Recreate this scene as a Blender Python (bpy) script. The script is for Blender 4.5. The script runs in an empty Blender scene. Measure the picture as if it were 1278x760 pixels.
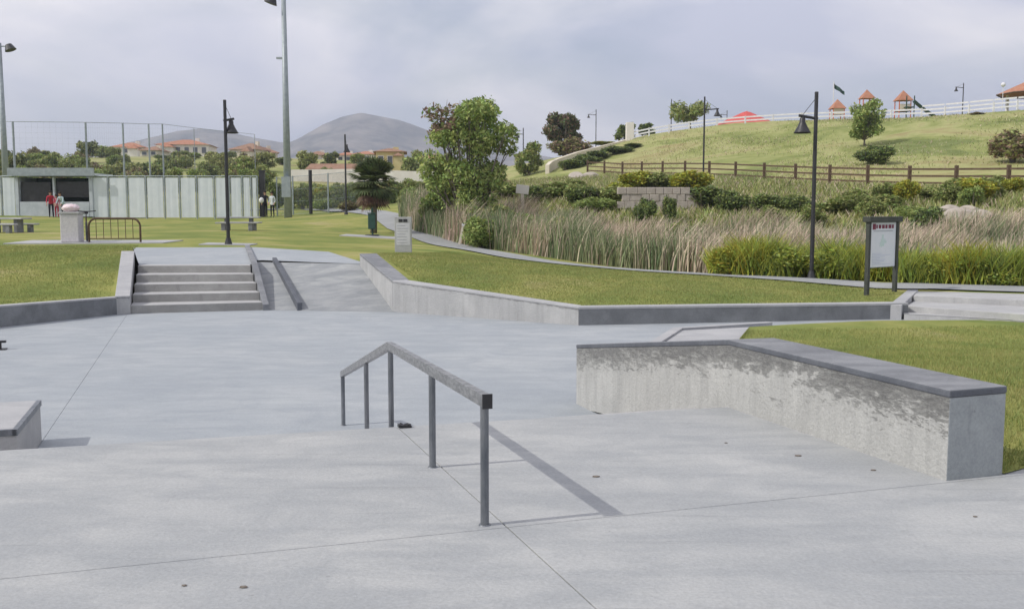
import bpy, bmesh, math, random
import numpy as np
from mathutils import Vector, Matrix
from mathutils.geometry import delaunay_2d_cdt
R = math.radians
SC = bpy.context.scene
C = SC.collection
random.seed(4); RNG = np.random.default_rng(7)

# ------------------------------------------------------------------ camera
FPX = 1240.0; HY = 262.0; EYE = 1.55
TH = math.atan((380 - HY) / FPX)
cam = bpy.data.cameras.new("camera"); cam.sensor_width = 36; cam.lens = FPX / 1278 * 36
cam.clip_end = 20000; cam.clip_start = 0.05
co = bpy.data.objects.new("camera", cam); C.objects.link(co)
co.location = (0, 0, EYE); co.rotation_euler = (math.pi / 2 - TH, 0, 0)
SC.camera = co

# ------------------------------------------------------------------ light
SUN = Vector((-0.67, -0.24, 0.66)).normalized()
w = bpy.data.worlds.new("World"); SC.world = w; w.use_nodes = True
nt = w.node_tree; nt.nodes.clear()
N = lambda t: nt.nodes.new(t)
out = N("ShaderNodeOutputWorld"); bg = N("ShaderNodeBackground"); bg.inputs[1].default_value = 0.1
sky = N("ShaderNodeTexSky"); sky.sky_type = 'NISHITA'; sky.sun_disc = False
sky.sun_elevation = math.asin(SUN.z); sky.sun_rotation = math.atan2(SUN.x, SUN.y)
sky.air_density = 1.0; sky.dust_density = 1.5
tc = N("ShaderNodeTexCoord"); mp = N("ShaderNodeMapping"); mp.inputs['Scale'].default_value = (1, 1, 2.6)
mp.inputs['Location'].default_value = (0.35, 0.1, 0.2)
n1 = N("ShaderNodeTexNoise"); n1.inputs['Scale'].default_value = 2.6; n1.inputs['Detail'].default_value = 7
n1.inputs['Roughness'].default_value = 0.52; n1.inputs['Distortion'].default_value = 0.35
n2 = N("ShaderNodeTexNoise"); n2.inputs['Scale'].default_value = 2.1; n2.inputs['Detail'].default_value = 8; n2.inputs['Distortion'].default_value = .5
r1 = N("ShaderNodeValToRGB"); r1.color_ramp.elements[0].position = 0.36; r1.color_ramp.elements[1].position = 0.56
r1.color_ramp.elements[0].color = (.50, .50, .50, 1); r1.color_ramp.elements[1].color = (1, 1, 1, 1)
r2 = N("ShaderNodeValToRGB"); e = r2.color_ramp.elements
e[0].position = 0.40; e[0].color = (6.4, 6.6, 8.0, 1); e[1].position = 0.57; e[1].color = (10.4, 10.0, 10.2, 1)
mx = N("ShaderNodeMix"); mx.data_type = 'RGBA'
L = nt.links.new
L(tc.outputs['Generated'], mp.inputs[0]); L(mp.outputs[0], n1.inputs[0]); L(mp.outputs[0], n2.inputs[0])
L(n1.outputs[0], r1.inputs[0]); L(n2.outputs[0], r2.inputs[0])
L(r1.outputs[0], mx.inputs[0]); L(sky.outputs[0], mx.inputs[6]); L(r2.outputs[0], mx.inputs[7])
L(mx.outputs[2], bg.inputs[0]); L(bg.outputs[0], out.inputs[0])
sl = bpy.data.lights.new("sun", 'SUN'); sl.energy = 2.7; sl.angle = R(0.6); sl.color = (1, .96, .88)
so = bpy.data.objects.new("sun", sl); C.objects.link(so); so.rotation_euler = SUN.to_track_quat('Z', 'Y').to_euler()
SC.view_settings.view_transform = 'Standard'; SC.view_settings.look = 'None'
SC.view_settings.exposure = 0.12; SC.view_settings.gamma = 1; SC.view_settings.use_curve_mapping = False

# ------------------------------------------------------------------ pixel rays
def ray(px, py):
    a, b = (px - 639) / FPX, (380 - py) / FPX
    return Vector((a, math.cos(TH) + b * math.sin(TH), -math.sin(TH) + b * math.cos(TH)))
def G(px, py, z):
    d = ray(px, py); t = (z - EYE) / d.z
    return Vector((d.x * t, d.y * t, z))
def V(px, py, y):
    d = ray(px, py); t = y / d.y
    return Vector((d.x * t, y, EYE + d.z * t))

# ------------------------------------------------------------------ materials
MATS = {}
def mat(name, c1, c2=None, scale=4, rough=.85, bump=0, bscale=None, metal=0, c3=None, island=0, streak=None, spec=.3, detail=6, trans=0, pos=(.35, .65), coord='Object'):
    if name in MATS: return MATS[name]
    m = bpy.data.materials.new(name); m.use_nodes = True; MATS[name] = m
    t = m.node_tree; p = t.nodes['Principled BSDF']; l = t.links.new
    p.inputs['Roughness'].default_value = rough; p.inputs['Metallic'].default_value = metal
    p.inputs['Specular IOR Level'].default_value = spec
    p.inputs['Base Color'].default_value = (*c1, 1)
    tc = t.nodes.new('ShaderNodeTexCoord'); mp = t.nodes.new('ShaderNodeMapping')
    l(tc.outputs[coord], mp.inputs[0])
    if streak: mp.inputs['Scale'].default_value = streak
    col = None
    if c2:
        n = t.nodes.new('ShaderNodeTexNoise'); n.inputs['Scale'].default_value = scale; n.inputs['Detail'].default_value = detail
        n.inputs['Roughness'].default_value = .65
        l(mp.outputs[0], n.inputs[0])
        r = t.nodes.new('ShaderNodeValToRGB'); r.color_ramp.elements[0].position = pos[0]; r.color_ramp.elements[1].position = pos[1]
        r.color_ramp.elements[0].color = (*c1, 1); r.color_ramp.elements[1].color = (*c2, 1)
        if c3:
            el = r.color_ramp.elements.new((pos[0] + pos[1]) / 2); el.color = (*c3, 1)
        l(n.outputs[0], r.inputs[0]); col = r.outputs[0]
    if island:
        g = t.nodes.new('ShaderNodeNewGeometry'); hs = t.nodes.new('ShaderNodeHueSaturation')
        mr = t.nodes.new('ShaderNodeMapRange'); mr.inputs[3].default_value = 1 - island; mr.inputs[4].default_value = 1 + island
        l(g.outputs['Random Per Island'], mr.inputs[0]); l(mr.outputs[0], hs.inputs['Value'])
        mr2 = t.nodes.new('ShaderNodeMapRange'); mr2.inputs[3].default_value = .5 + .035; mr2.inputs[4].default_value = .5 - .03
        ml = t.nodes.new('ShaderNodeMath'); ml.operation = 'FRACT'; mm = t.nodes.new('ShaderNodeMath'); mm.operation = 'MULTIPLY'; mm.inputs[1].default_value = 7.3
        l(g.outputs['Random Per Island'], mm.inputs[0]); l(mm.outputs[0], ml.inputs[0]); l(ml.outputs[0], mr2.inputs[0]); l(mr2.outputs[0], hs.inputs['Hue'])
        if col: l(col, hs.inputs['Color'])
        else: hs.inputs['Color'].default_value = (*c1, 1)
        col = hs.outputs[0]
    if col: l(col, p.inputs['Base Color'])
    if bump:
        n = t.nodes.new('ShaderNodeTexNoise'); n.inputs['Scale'].default_value = bscale or scale * 6; n.inputs['Detail'].default_value = 8
        b = t.nodes.new('ShaderNodeBump'); b.inputs['Strength'].default_value = 1; b.inputs['Distance'].default_value = bump
        l(mp.outputs[0], n.inputs[0]); l(n.outputs[0], b.inputs['Height']); l(b.outputs[0], p.inputs['Normal'])
    if trans:
        tl = t.nodes.new('ShaderNodeBsdfTranslucent'); mixs = t.nodes.new('ShaderNodeMixShader'); mixs.inputs[0].default_value = trans
        if col: l(col, tl.inputs[0])
        else: tl.inputs[0].default_value = (*c1, 1)
        o = t.nodes['Material Output']
        l(p.outputs[0], mixs.inputs[1]); l(tl.outputs[0], mixs.inputs[2]); l(mixs.outputs[0], o.inputs[0])
    return m

def concrete_mat(name, base=(.36, .375, .40), dark=(.27, .285, .315), light=(.43, .435, .45), stain=.5, streak_ang=0.29, wear=None, tint=1.0):
    """poured concrete: blotches at three sizes, trowel streaks, pits; wear=(ztop_attr) adds a grimy chipped band under the coping"""
    m = bpy.data.materials.new(name); m.use_nodes = True; MATS[name] = m
    t = m.node_tree; p = t.nodes['Principled BSDF']; l = t.links.new; nn = t.nodes.new
    p.inputs['Roughness'].default_value = .78; p.inputs['Specular IOR Level'].default_value = .35
    tc = nn('ShaderNodeTexCoord')
    def noise(sc, det=6, map_=None, rough=.6, dist=0):
        n = nn('ShaderNodeTexNoise'); n.inputs['Scale'].default_value = sc; n.inputs['Detail'].default_value = det
        n.inputs['Roughness'].default_value = rough; n.inputs['Distortion'].default_value = dist
        l((map_ or tc).outputs[0 if map_ else 'Object'], n.inputs[0]); return n
    def ramp(src, a, b, ca, cb):
        r = nn('ShaderNodeValToRGB'); r.color_ramp.elements[0].position = a; r.color_ramp.elements[1].position = b
        r.color_ramp.elements[0].color = (*ca, 1); r.color_ramp.elements[1].color = (*cb, 1); l(src, r.inputs[0]); return r
    def mix(f, a, b, mode='MIX'):
        x = nn('ShaderNodeMix'); x.data_type = 'RGBA'; x.blend_type = mode
        if isinstance(f, float): x.inputs[0].default_value = f
        else: l(f, x.inputs[0])
        for s, i in ((a, 6), (b, 7)):
            if isinstance(s, tuple): x.inputs[i].default_value = (*s, 1)
            else: l(s, x.inputs[i])
        return x.outputs[2]
    mp = nn('ShaderNodeMapping'); mp.inputs['Rotation'].default_value = (0, 0, .5); mp.inputs['Scale'].default_value = (.75, 1.9, 1)
    l(tc.outputs['Object'], mp.inputs[0])
    big = ramp(noise(.45, 5, dist=.6).outputs[0], .35, .65, base, light)
    c = big.outputs[0]
    st = ramp(noise(1.6, 8, mp, .65, .3).outputs[0], .42, .62, (0, 0, 0), (1, 1, 1))
    k = nn('ShaderNodeMath'); k.operation = 'MULTIPLY'; k.inputs[1].default_value = stain; l(st.outputs[0], k.inputs[0])
    c = mix(k.outputs[0], c, dark)
    sm = ramp(noise(.8, 9, None, .70, 1.4).outputs[0], .46, .66, (0, 0, 0), (.85, .85, .85)); c = mix(sm.outputs[0], c, tuple(.5 * a + .5 * b for a, b in zip(base, dark)))
    sl_ = ramp(noise(2.2, 9, mp, .7, .8).outputs[0], .56, .72, (0, 0, 0), (.5, .5, .5)); c = mix(sl_.outputs[0], c, light)
    for rot, th_ in ((.35, .66), (-1.1, .685)):
        mw = nn('ShaderNodeMapping'); mw.inputs['Rotation'].default_value = (0, 0, rot); mw.inputs['Scale'].default_value = (.55, 16, 1); l(tc.outputs['Object'], mw.inputs[0])
        wl = ramp(noise(1.0, 3, mw, .5, .12).outputs[0], th_, th_ + .03, (0, 0, 0), (.17, .17, .17)); c = mix(wl.outputs[0], c, tuple(.6 * a for a in dark))
    sp = ramp(noise(14, 4).outputs[0], .70, .76, (0, 0, 0), (.45, .45, .45))
    c = mix(sp.outputs[0], c, (.17, .17, .175))
    fine = ramp(noise(60, 3).outputs[0], .3, .7, (.9, .9, .9), (1.08, 1.08, 1.08))
    c = mix(1.0, c, fine.outputs[0], 'MULTIPLY')
    hgt = noise(35, 8).outputs[0]
    if wear:
        at = nn('ShaderNodeAttribute'); at.attribute_name = 'below_top'
        a1 = nn('ShaderNodeMapRange'); a1.inputs[1].default_value = 0; a1.inputs[2].default_value = wear; a1.inputs[3].default_value = .20; a1.inputs[4].default_value = -.10
        l(at.outputs['Fac'], a1.inputs[0])
        ms = nn('ShaderNodeMapping'); ms.inputs['Scale'].default_value = (.5, .28, 1.1); l(tc.outputs['Object'], ms.inputs[0])
        nz = noise(26, 10, ms, .85, .1); lo = noise(1.7, 4, ms, .6, .3); lm = nn('ShaderNodeMapRange'); lm.inputs[1].default_value = .3; lm.inputs[2].default_value = .7; lm.inputs[3].default_value = -.13; lm.inputs[4].default_value = .07; l(lo.outputs[0], lm.inputs[0]); ae = nn('ShaderNodeMath'); ae.operation = 'ADD'; l(nz.outputs[0], ae.inputs[0]); l(lm.outputs[0], ae.inputs[1])
        ad = nn('ShaderNodeMath'); ad.operation = 'ADD'; l(ae.outputs[0], ad.inputs[0]); l(a1.outputs[0], ad.inputs[1])
        f = ramp(ad.outputs[0], .54, .72, (0, 0, 0), (.66, .66, .66))
        c = mix(f.outputs[0], c, (.085, .085, .09))
        # vertical run-off streaks
        mv = nn('ShaderNodeMapping'); mv.inputs['Scale'].default_value = (7, 7, .5); l(tc.outputs['Object'], mv.inputs[0])
        rv = ramp(noise(1.3, 5, mv).outputs[0], .48, .75, (0, 0, 0), (.38, .38, .38)); c = mix(rv.outputs[0], c, (.22, .22, .22))
        ad2 = nn('ShaderNodeMath'); ad2.operation = 'SUBTRACT'; l(hgt, ad2.inputs[0]); l(f.outputs[0], ad2.inputs[1]); hgt = ad2.outputs[0]
    l(c, p.inputs['Base Color'])
    b = nn('ShaderNodeBump'); b.inputs['Distance'].default_value = .004 if not wear else .012; l(hgt, b.inputs['Height']); l(b.outputs[0], p.inputs['Normal'])
    return m

M_DECK = concrete_mat('deck concrete', (.37, .38, .385), (.28, .295, .31), (.44, .445, .44), .6)
M_RAMP = concrete_mat('rough bank concrete', (.29, .30, .31), (.20, .215, .23), (.36, .37, .37), .8)
M_PATH = concrete_mat('path concrete', (.30, .31, .31), (.24, .25, .26), (.35, .355, .35), .5)
M_PLAZA = concrete_mat('plaza concrete', (.335, .362, .388), (.27, .295, .325), (.395, .415, .43), .5)
M_END = concrete_mat('end face concrete', (.34, .37, .385), (.24, .26, .275), (.42, .44, .44), .8)  # unworn; darker and bluer, with the end face's shade put into the colour
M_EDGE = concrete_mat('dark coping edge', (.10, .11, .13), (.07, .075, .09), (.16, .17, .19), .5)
M_WALL = concrete_mat('ledge concrete', (.44, .44, .425), (.33, .33, .32), (.50, .50, .48), .5, wear=.40)
M_WALL2 = concrete_mat('far ledge concrete', (.42, .42, .42), (.33, .335, .34), (.48, .48, .475), .5, wear=.06)
M_COPE = concrete_mat('coping', (.20, .21, .225), (.12, .125, .14), (.30, .305, .32), .6)
M_COPEL = concrete_mat('pale coping', (.40, .40, .41), (.30, .305, .32), (.46, .46, .46), .5)
M_STEP = concrete_mat('step concrete', (.42, .42, .42), (.32, .32, .33), (.48, .48, .47), .5)
M_RISER = concrete_mat('darker riser', (.32, .315, .305), (.24, .235, .225), (.40, .395, .38), .6)  # upright step faces, darker and slightly browner than the treads
M_STONE = mat('wall stone', (.38, .335, .29), (.48, .43, .38), 3, .9, .02, 12)
M_GAP = mat('joint filler', (.06, .06, .065), (.1, .1, .1), 9)
M_STEEL = mat('worn steel', (.13, .145, .165), (.24, .25, .27), 14, .42, .001, 60, metal=.55, streak=(1, 1, .3))
M_STEELL = mat('ground steel', (.16, .165, .175), (.42, .42, .43), 9, .35, .001, 60, metal=.6, streak=(2, 2, 6))
M_GALV = mat('galvanised steel', (.27, .31, .33), (.36, .40, .42), 5, .5, metal=.3)
M_BLACK = mat('black paint', (.018, .018, .02), (.03, .03, .035), 6, .45, spec=.5)
M_DARKG = mat('dark green paint', (.012, .045, .035), (.02, .07, .05), 6, .5, spec=.5)
M_WHITE = mat('white paint', (.74, .74, .76), (.64, .64, .66), 3, .6)
M_PANEL = mat('pale windscreen panel', (.60, .65, .69), (.68, .72, .75), 1.2, .95, spec=.05)
M_GRASS = mat('lawn', (.12, .15, .03), (.23, .22, .055), 1.1, .95, .03, 45, c3=(.115, .14, .028), pos=(.3, .72))
M_BLADE = mat('grass blade', (.21, .26, .075), (.36, .35, .13), .9, .8, island=.22, trans=.25, pos=(.3, .7))
M_HILL = mat('hill grass', (.10, .12, .035), (.25, .22, .10), .16, .95, .12, 1.6, c3=(.155, .165, .05), pos=(.3, .72), detail=10)
M_REEDG = mat('green reed', (.17, .22, .11), (.29, .32, .17), .35, .8, island=.45, trans=.25)
M_REEDT = mat('tan reed plume', (.52, .40, .31), (.66, .56, .44), .4, .9, island=.35, trans=.3)
M_LGREEN = mat('fresh leaf', (.26, .34, .09), (.44, .50, .19), .8, .7, island=.5, trans=.3)
M_LMID = mat('mid leaf', (.16, .22, .06), (.30, .35, .10), .8, .7, island=.5, trans=.2)
M_LDARK = mat('dark leaf', (.07, .10, .045), (.15, .18, .07), .8, .7, island=.5, trans=.15)
M_LYEL = mat('yellow leaf', (.30, .28, .03), (.46, .39, .06), 1.2, .7, island=.4, trans=.3)
M_LBROWN = mat('brown leaf', (.19, .12, .09), (.30, .21, .15), .8, .8, island=.45, trans=.2)
M_LHEDGE = mat('bright hedge leaf', (.24, .30, .05), (.46, .48, .09), 1.0, .7, island=.5, trans=.3)
M_LOLIVE = mat('olive leaf', (.24, .26, .09), (.38, .38, .15), .6, .75, island=.5, trans=.2)
M_BARK = mat('bark', (.12, .10, .085), (.24, .21, .18), 6, .9, .01, 30, streak=(3, 3, .6))
M_WOOD = mat('brown fence wood', (.085, .055, .035), (.14, .095, .065), 5, .9, .003, 40)
M_TILE = mat('terracotta roof', (.36, .15, .09), (.45, .23, .15), 2, .85, .03, 8)
M_REDROOF = mat('red canopy', (.50, .07, .06), (.58, .10, .09), 2, .6)
M_ORANGE = mat('orange paint', (.55, .13, .05), (.62, .18, .08), 3, .6)
M_STUCCO = mat('cream stucco', (.62, .55, .44), (.70, .64, .54), 1, .9)
M_STUCW = mat('white stucco', (.70, .66, .60), (.78, .75, .70), 1, .9)
M_STUCY = mat('yellow stucco', (.62, .52, .24), (.7, .6, .32), 1, .9)
M_GLASS = mat('dark window glass', (.05, .06, .08), rough=.12, spec=.8)
M_DIRT = mat('bare soil', (.16, .12, .08), (.25, .20, .13), 2, .95, .03, 20)
M_MOUNT = mat('mountain brush', (.035, .045, .045), (.30, .26, .22), .012, .95, 6, .02, detail=10)
M_SKIN = mat('skin', (.42, .25, .18), rough=.6)

# ------------------------------------------------------------------ helpers
def link(o, parent=None):
    C.objects.link(o)
    if parent: o.parent = parent
    return o
def tagit(o, label=None, cat=None, group=None, kind=None):
    if label: o['label'] = label
    if cat: o['category'] = cat
    if group: o['group'] = group
    if kind: o['kind'] = kind
    return o
def thing(name, label, cat, loc=(0, 0, 0), rz=0, group=None):
    o = bpy.data.objects.new(name, None); o.empty_display_size = .2; link(o)
    o.location = loc; o.rotation_euler = (0, 0, rz)
    return tagit(o, label, cat, group)
def mobj(name, me, mats, parent=None):
    if not isinstance(mats, (list, tuple)): mats = [mats]
    if not me.materials:
        for m in mats: me.materials.append(m)
    return link(bpy.data.objects.new(name, me), parent)
def obj(name, bm, mats, parent=None, smooth=False, bevel=0, loc=None):
    me = bpy.data.meshes.new(name)
    bmesh.ops.recalc_face_normals(bm, faces=bm.faces)
    bm.to_mesh(me); bm.free()
    if smooth:
        me.polygons.foreach_set('use_smooth', [True] * len(me.polygons))
    o = mobj(name, me, mats, parent)
    if bevel:
        b = o.modifiers.new('bevel', 'BEVEL'); b.width = bevel; b.segments = 2; b.limit_method = 'ANGLE'
    if loc: o.location = loc
    return o
BM = bmesh.new
def box(bm, c, s, rz=0, rx=0, ry=0, mi=0):
    M = Matrix.Translation(c) @ Matrix.Rotation(rz, 4, 'Z') @ Matrix.Rotation(ry, 4, 'Y') @ Matrix.Rotation(rx, 4, 'X') @ Matrix.Diagonal((*s, 1))
    r = bmesh.ops.create_cube(bm, size=1, matrix=M)
    if mi:
        for v in r['verts']:
            for f in v.link_faces: f.material_index = mi
    return r
def tube(bm, pts, r, n=8, cap=True):
    """round tube along a polyline; r number or list"""
    pts = [Vector(p) for p in pts]; rs = r if isinstance(r, (list, tuple)) else [r] * len(pts)
    rings = []
    for i, p in enumerate(pts):
        d = (pts[min(i + 1, len(pts) - 1)] - pts[max(i - 1, 0)]).normalized()
        a = d.cross(Vector((0, 0, 1)));
        if a.length < .05: a = d.cross(Vector((0, 1, 0)))
        a.normalize(); b = d.cross(a)
        rings.append([bm.verts.new(p + (a * math.cos(k * 2 * math.pi / n) + b * math.sin(k * 2 * math.pi / n)) * rs[i]) for k in range(n)])
    for A, B in zip(rings, rings[1:]):
        for k in range(n): bm.faces.new((A[k], A[(k + 1) % n], B[(k + 1) % n], B[k]))
    if cap:
        bm.faces.new(rings[0]); bm.faces.new(rings[-1][::-1])
def cone(bm, c, r1, r2, h, n=16):
    bmesh.ops.create_cone(bm, cap_ends=True, segments=n, radius1=r1, radius2=r2, depth=h, matrix=Matrix.Translation((c[0], c[1], c[2] + h / 2)))
def ball(bm, c, r, n=2, s=(1, 1, 1)):
    bmesh.ops.create_icosphere(bm, subdivisions=n, radius=r, matrix=Matrix.Translation(c) @ Matrix.Diagonal((*s, 1)))
def prism(bm, poly, zt, zb):
    """poly of (x,y); zt/zb number or function"""
    f = lambda z, p: z(p[0], p[1]) if callable(z) else z
    T = [bm.verts.new((p[0], p[1], f(zt, p))) for p in poly]; B = [bm.verts.new((p[0], p[1], f(zb, p))) for p in poly]
    bm.faces.new(T); bm.faces.new(B[::-1]); n = len(poly)
    for i in range(n): bm.faces.new((T[i], B[i], B[(i + 1) % n], T[(i + 1) % n]))
def npmesh(name, Vv, F):
    me = bpy.data.meshes.new(name); k = F.shape[1]
    me.vertices.add(len(Vv)); me.vertices.foreach_set('co', Vv.astype(np.float32).ravel())
    me.loops.add(F.size); me.loops.foreach_set('vertex_index', F.astype(np.int32).ravel())
    me.polygons.add(len(F)); me.polygons.foreach_set('loop_start', np.arange(0, F.size, k, dtype=np.int32))
    me.update(calc_edges=True); me.validate()
    return me
def copy_tree(o, loc, rz=0, sc=None, label=None, group=None, parent=None):
    c = o.copy(); C.objects.link(c); c.location = loc; c.rotation_euler = (0, 0, rz)
    if sc is not None: c.scale = sc if isinstance(sc, (tuple, list)) else (sc,) * 3
    if label: c['label'] = label
    if group: c['group'] = group
    def kids(a, b):
        for ch in a.children:
            d = ch.copy(); C.objects.link(d); d.parent = b; kids(ch, d)
    kids(o, c)
    return c

# ------------------------------------------------------------------ terrain height (thin plate spline through surveyed points)
CTRL = [(1.3, 19.7, -.40), (4.8, 20.3, -.42), (8.2, 20.9, -.43), (-.5, 21, -.26), (-2.4, 22.5, -.10), (-3.8, 26.6, .30),
 (7.3, 25.4, -.25), (12, 24.5, -.32), (1.5, 30.1, -.10), (-1.1, 34.6, .10), (-4.6, 48, .35), (-9.6, 57, .9), (-3.5, 32, .2),
 (-15.3, 66, 1.12), (-37, 66, 1.15), (-9.1, 31.7, .45), (-14.7, 33, .45), (-12.2, 45, .6), (-21.5, 43, .6), (-6.4, 45, .36),
 (-8.9, 22, -.38), (-10.2, 19.4, -.36), (-14, 14, -.36), (-13, 24.5, .05), (-12, 28.5, .33), (-22, 20, -.1), (-25, 30, .45), (-14, -5, -.36), (-25, -5, 0),
 (14, 33, -.5), (6, 37, -.45), (22, 31, -.2), (-1, 45, .1), (1, 55, 1.7), (12, 45, 1.0), (12, 52, 1.6), (22, 38, 1.2), (25, 44, 2.0), (31, 30, .6), (-3.5, 54, .7), (1, 66, 2.8), (20, 18, -.5), (16, 22.5, -.32), (35, 15, 0), (35, 0, 0),
 (25.5, 51, 2.65), (17.6, 69.5, 3.6), (9.7, 88, 4.55), (10, 62, 2.6), (4, 75, 3.3), (0, 90, 3.9), (-7, 82, 2.6), (38, 40, 3.5), (45, 60, 5.2), (60, 30, 5),
 (51.5, 100, 11.6), (43.3, 105, 11.2), (32, 110, 11.2), (20.5, 115, 10.7), (11.5, 118, 9.2), (4.5, 112, 6.7), (-2, 105, 4.2),
 (33, 82, 7.1), (24, 92, 7.4), (44, 78, 7.6), (55, 125, 12), (35, 135, 11.6), (15, 140, 10.6), (90, 110, 13), (100, 60, 9), (100, 160, 13), (40, 200, 12), (100, 260, 14), (40, 300, 14),
 (-28, 130, 5.3), (-6, 130, 5.3), (-50, 110, 3.8), (-30, 90, 1.9), (-15, 90, 2.0), (-60, 66, 1.2), (-60, 90, 2.2), (-90, 70, 2), (-55, 160, 9), (-25, 160, 7.5), (-5, 170, 8),
 (-95, 160, 8), (-95, 215, 12), (-60, 215, 12.6), (-30, 215, 11.8), (-95, 260, 10), (-60, 260, 10), (-30, 260, 10), (0, 250, 10), (-140, 250, 9), (-140, 130, 5), (-60, 30, .6), (-60, 0, .3), (-100, 0, 1), (0, 400, 6), (-150, 400, 5), (150, 400, 9), (120, 0, 5)]
_P = np.array(CTRL, float)
def _phi(r2): return r2 * np.log(np.maximum(r2, 1e-9)) * .5
_d = ((_P[:, None, :2] - _P[None, :, :2]) ** 2).sum(-1); _n = len(_P)
_A = np.zeros((_n + 3, _n + 3)); _A[:_n, :_n] = _phi(_d) + np.eye(_n) * .5
_A[:_n, _n] = 1; _A[:_n, _n + 1:] = _P[:, :2]; _A[_n, :_n] = 1; _A[_n + 1:, :_n] = _P[:, :2].T
_W = np.linalg.solve(_A, np.concatenate([_P[:, 2], [0, 0, 0]]))
def tz(x, y):
    x = np.asarray(x, float); y = np.asarray(y, float); sh = x.shape; q = np.stack([x.ravel(), y.ravel()], 1)
    o = np.empty(len(q))
    for i in range(0, len(q), 4000):
        s = q[i:i + 4000]; d2 = ((s[:, None] - _P[None, :, :2]) ** 2).sum(-1)
        o[i:i + 4000] = _phi(d2) @ _W[:_n] + _W[_n] + s @ _W[_n + 1:]
    return o.reshape(sh) if sh else float(o[0])
def at(px, y):
    x = (px - 639) / FPX * y / math.cos(TH) * (1 / (1 + (380 - 262) / FPX * math.tan(TH))) if False else V(px, 262, y).x
    return Vector((x, y, tz(x, y)))
def top(px, py, y): return V(px, py, y).z

def inpoly(x, y, poly):
    r = np.zeros(np.shape(x), bool); n = len(poly)
    for i in range(n):
        x1, y1 = poly[i][:2]; x2, y2 = poly[(i + 1) % n][:2]
        c = ((y1 > y) != (y2 > y)) & (x < (x2 - x1) * (y - y1) / ((y2 - y1) or 1e-9) + x1)
        r ^= c
    return r
def sheet(name, poly, zf, grid, mats, hole=None, extra=None, parent=None, wob=0):
    pts = [Vector(p[:2]) for p in poly]; n = len(pts); edges = [(i, (i + 1) % n) for i in range(n)]
    if hole:
        k = len(pts); pts += [Vector(p[:2]) for p in hole]; edges += [(k + i, k + (i + 1) % len(hole)) for i in range(len(hole))]
    gx, gy = grid
    m = inpoly(gx, gy, poly)
    if hole: m &= ~inpoly(gx, gy, hole)
    pts += [Vector((a, b)) for a, b in zip(gx[m], gy[m])]
    r = delaunay_2d_cdt(pts, edges, [], 0, 1e-4)
    vs = np.array([(v.x, v.y) for v in r[0]]); fs = np.array([f for f in r[2] if len(f) == 3])
    cen = vs[fs].mean(1); ok = inpoly(cen[:, 0], cen[:, 1], poly)
    if hole: ok &= ~inpoly(cen[:, 0], cen[:, 1], hole)
    fs = fs[ok]
    z = zf(vs[:, 0], vs[:, 1])
    me = npmesh(name, np.column_stack([vs, z]), fs)
    me.polygons.foreach_set('use_smooth', [True] * len(me.polygons))
    return mobj(name, me, mats, parent)
def gridpts(x0, x1, y0, y1, s, jit=.3):
    X, Y = np.meshgrid(np.arange(x0, x1, s), np.arange(y0, y1, s)); X = X.ravel(); Y = Y.ravel()
    return X + RNG.uniform(-jit, jit, X.shape) * s, Y + RNG.uniform(-jit, jit, X.shape) * s

# ------------------------------------------------------------------ key points of the skate plaza
PZ = -.71                                   # plaza floor
U = Vector((.957, .29, 0)); VV = Vector((-.29, .957, 0))
def deckz(x, y): return -.03 * (y - 5)
def Gd(px, py):                             # pixel onto the sloping deck
    p = G(px, py, 0)
    for _ in range(8): p = G(px, py, deckz(p.x, p.y))
    return p
Bp = G(490, 389, PZ); Cp = G(722, 406, PZ); Dp = G(1133, 398, PZ)
SBL = G(163, 391.5, PZ); SBR = G(328, 387, PZ); STL = G(172, 331.5, .19); STR = G(313, 331, .19)
RTR = G(463, 330, .19); RTL = G(328, 327, .19)
Ap = G(449, 317, .45)
PBL = G(166, 309.5, .40); PBM = G(318, 308.5, .42); PBR = G(410, 312, .40)
LC1 = G(155, 391.5, PZ); LC2 = G(0, 408.5, PZ); LC3 = LC2 + (LC2 - LC1) * 2.2
STW = 0.34
# ground with a hole for the plaza
HOLE = [(40, -8), (-12.4, -8), (LC3.x - .15, LC3.y), (LC2.x - .15, LC2.y + .1), (LC1.x - .22, LC1.y + .1),
        (STL.x - .25, STL.y + .4), (PBL.x, PBL.y), (PBM.x, PBM.y), (PBR.x, PBR.y), (Ap.x + .2, Ap.y + .1), (Bp.x + .3, Bp.y + .2),
        (Cp.x + .05, Cp.y + .25), (Dp.x, Dp.y + .25), (G(1143, 364, -.33).x, G(1143, 364, -.33).y), (14.5, 21.3), (24, 17), (40, 10)]
OUTER = [(-150, -20), (150, -20), (160, 420), (-190, 420)]
def cat(*gs): return np.concatenate([g[0] for g in gs]), np.concatenate([g[1] for g in gs])
gA = gridpts(-28, 32, 12, 72, .9)
gB = gridpts(-80, 90, -10, 135, 3.2)
gC = gridpts(-180, 150, -15, 415, 11)
mB = ~((gB[0] > -28) & (gB[0] < 32) & (gB[1] > 12) & (gB[1] < 72)); mC = ~((gC[0] > -80) & (gC[0] < 90) & (gC[1] < 135))
NZ = lambda x, y: .05 * np.sin(x * .7 + 1.3 * np.sin(y * .31)) * np.sin(y * .53 + x * .2)
def gz(x, y):
    z = tz(x, y); far = np.clip((np.asarray(y) - 50) / 30, 0, 1)
    return z + far * (NZ(x, y) * 2 + .12 * np.sin(np.asarray(x) * .21 + np.asarray(y) * .13))

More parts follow.
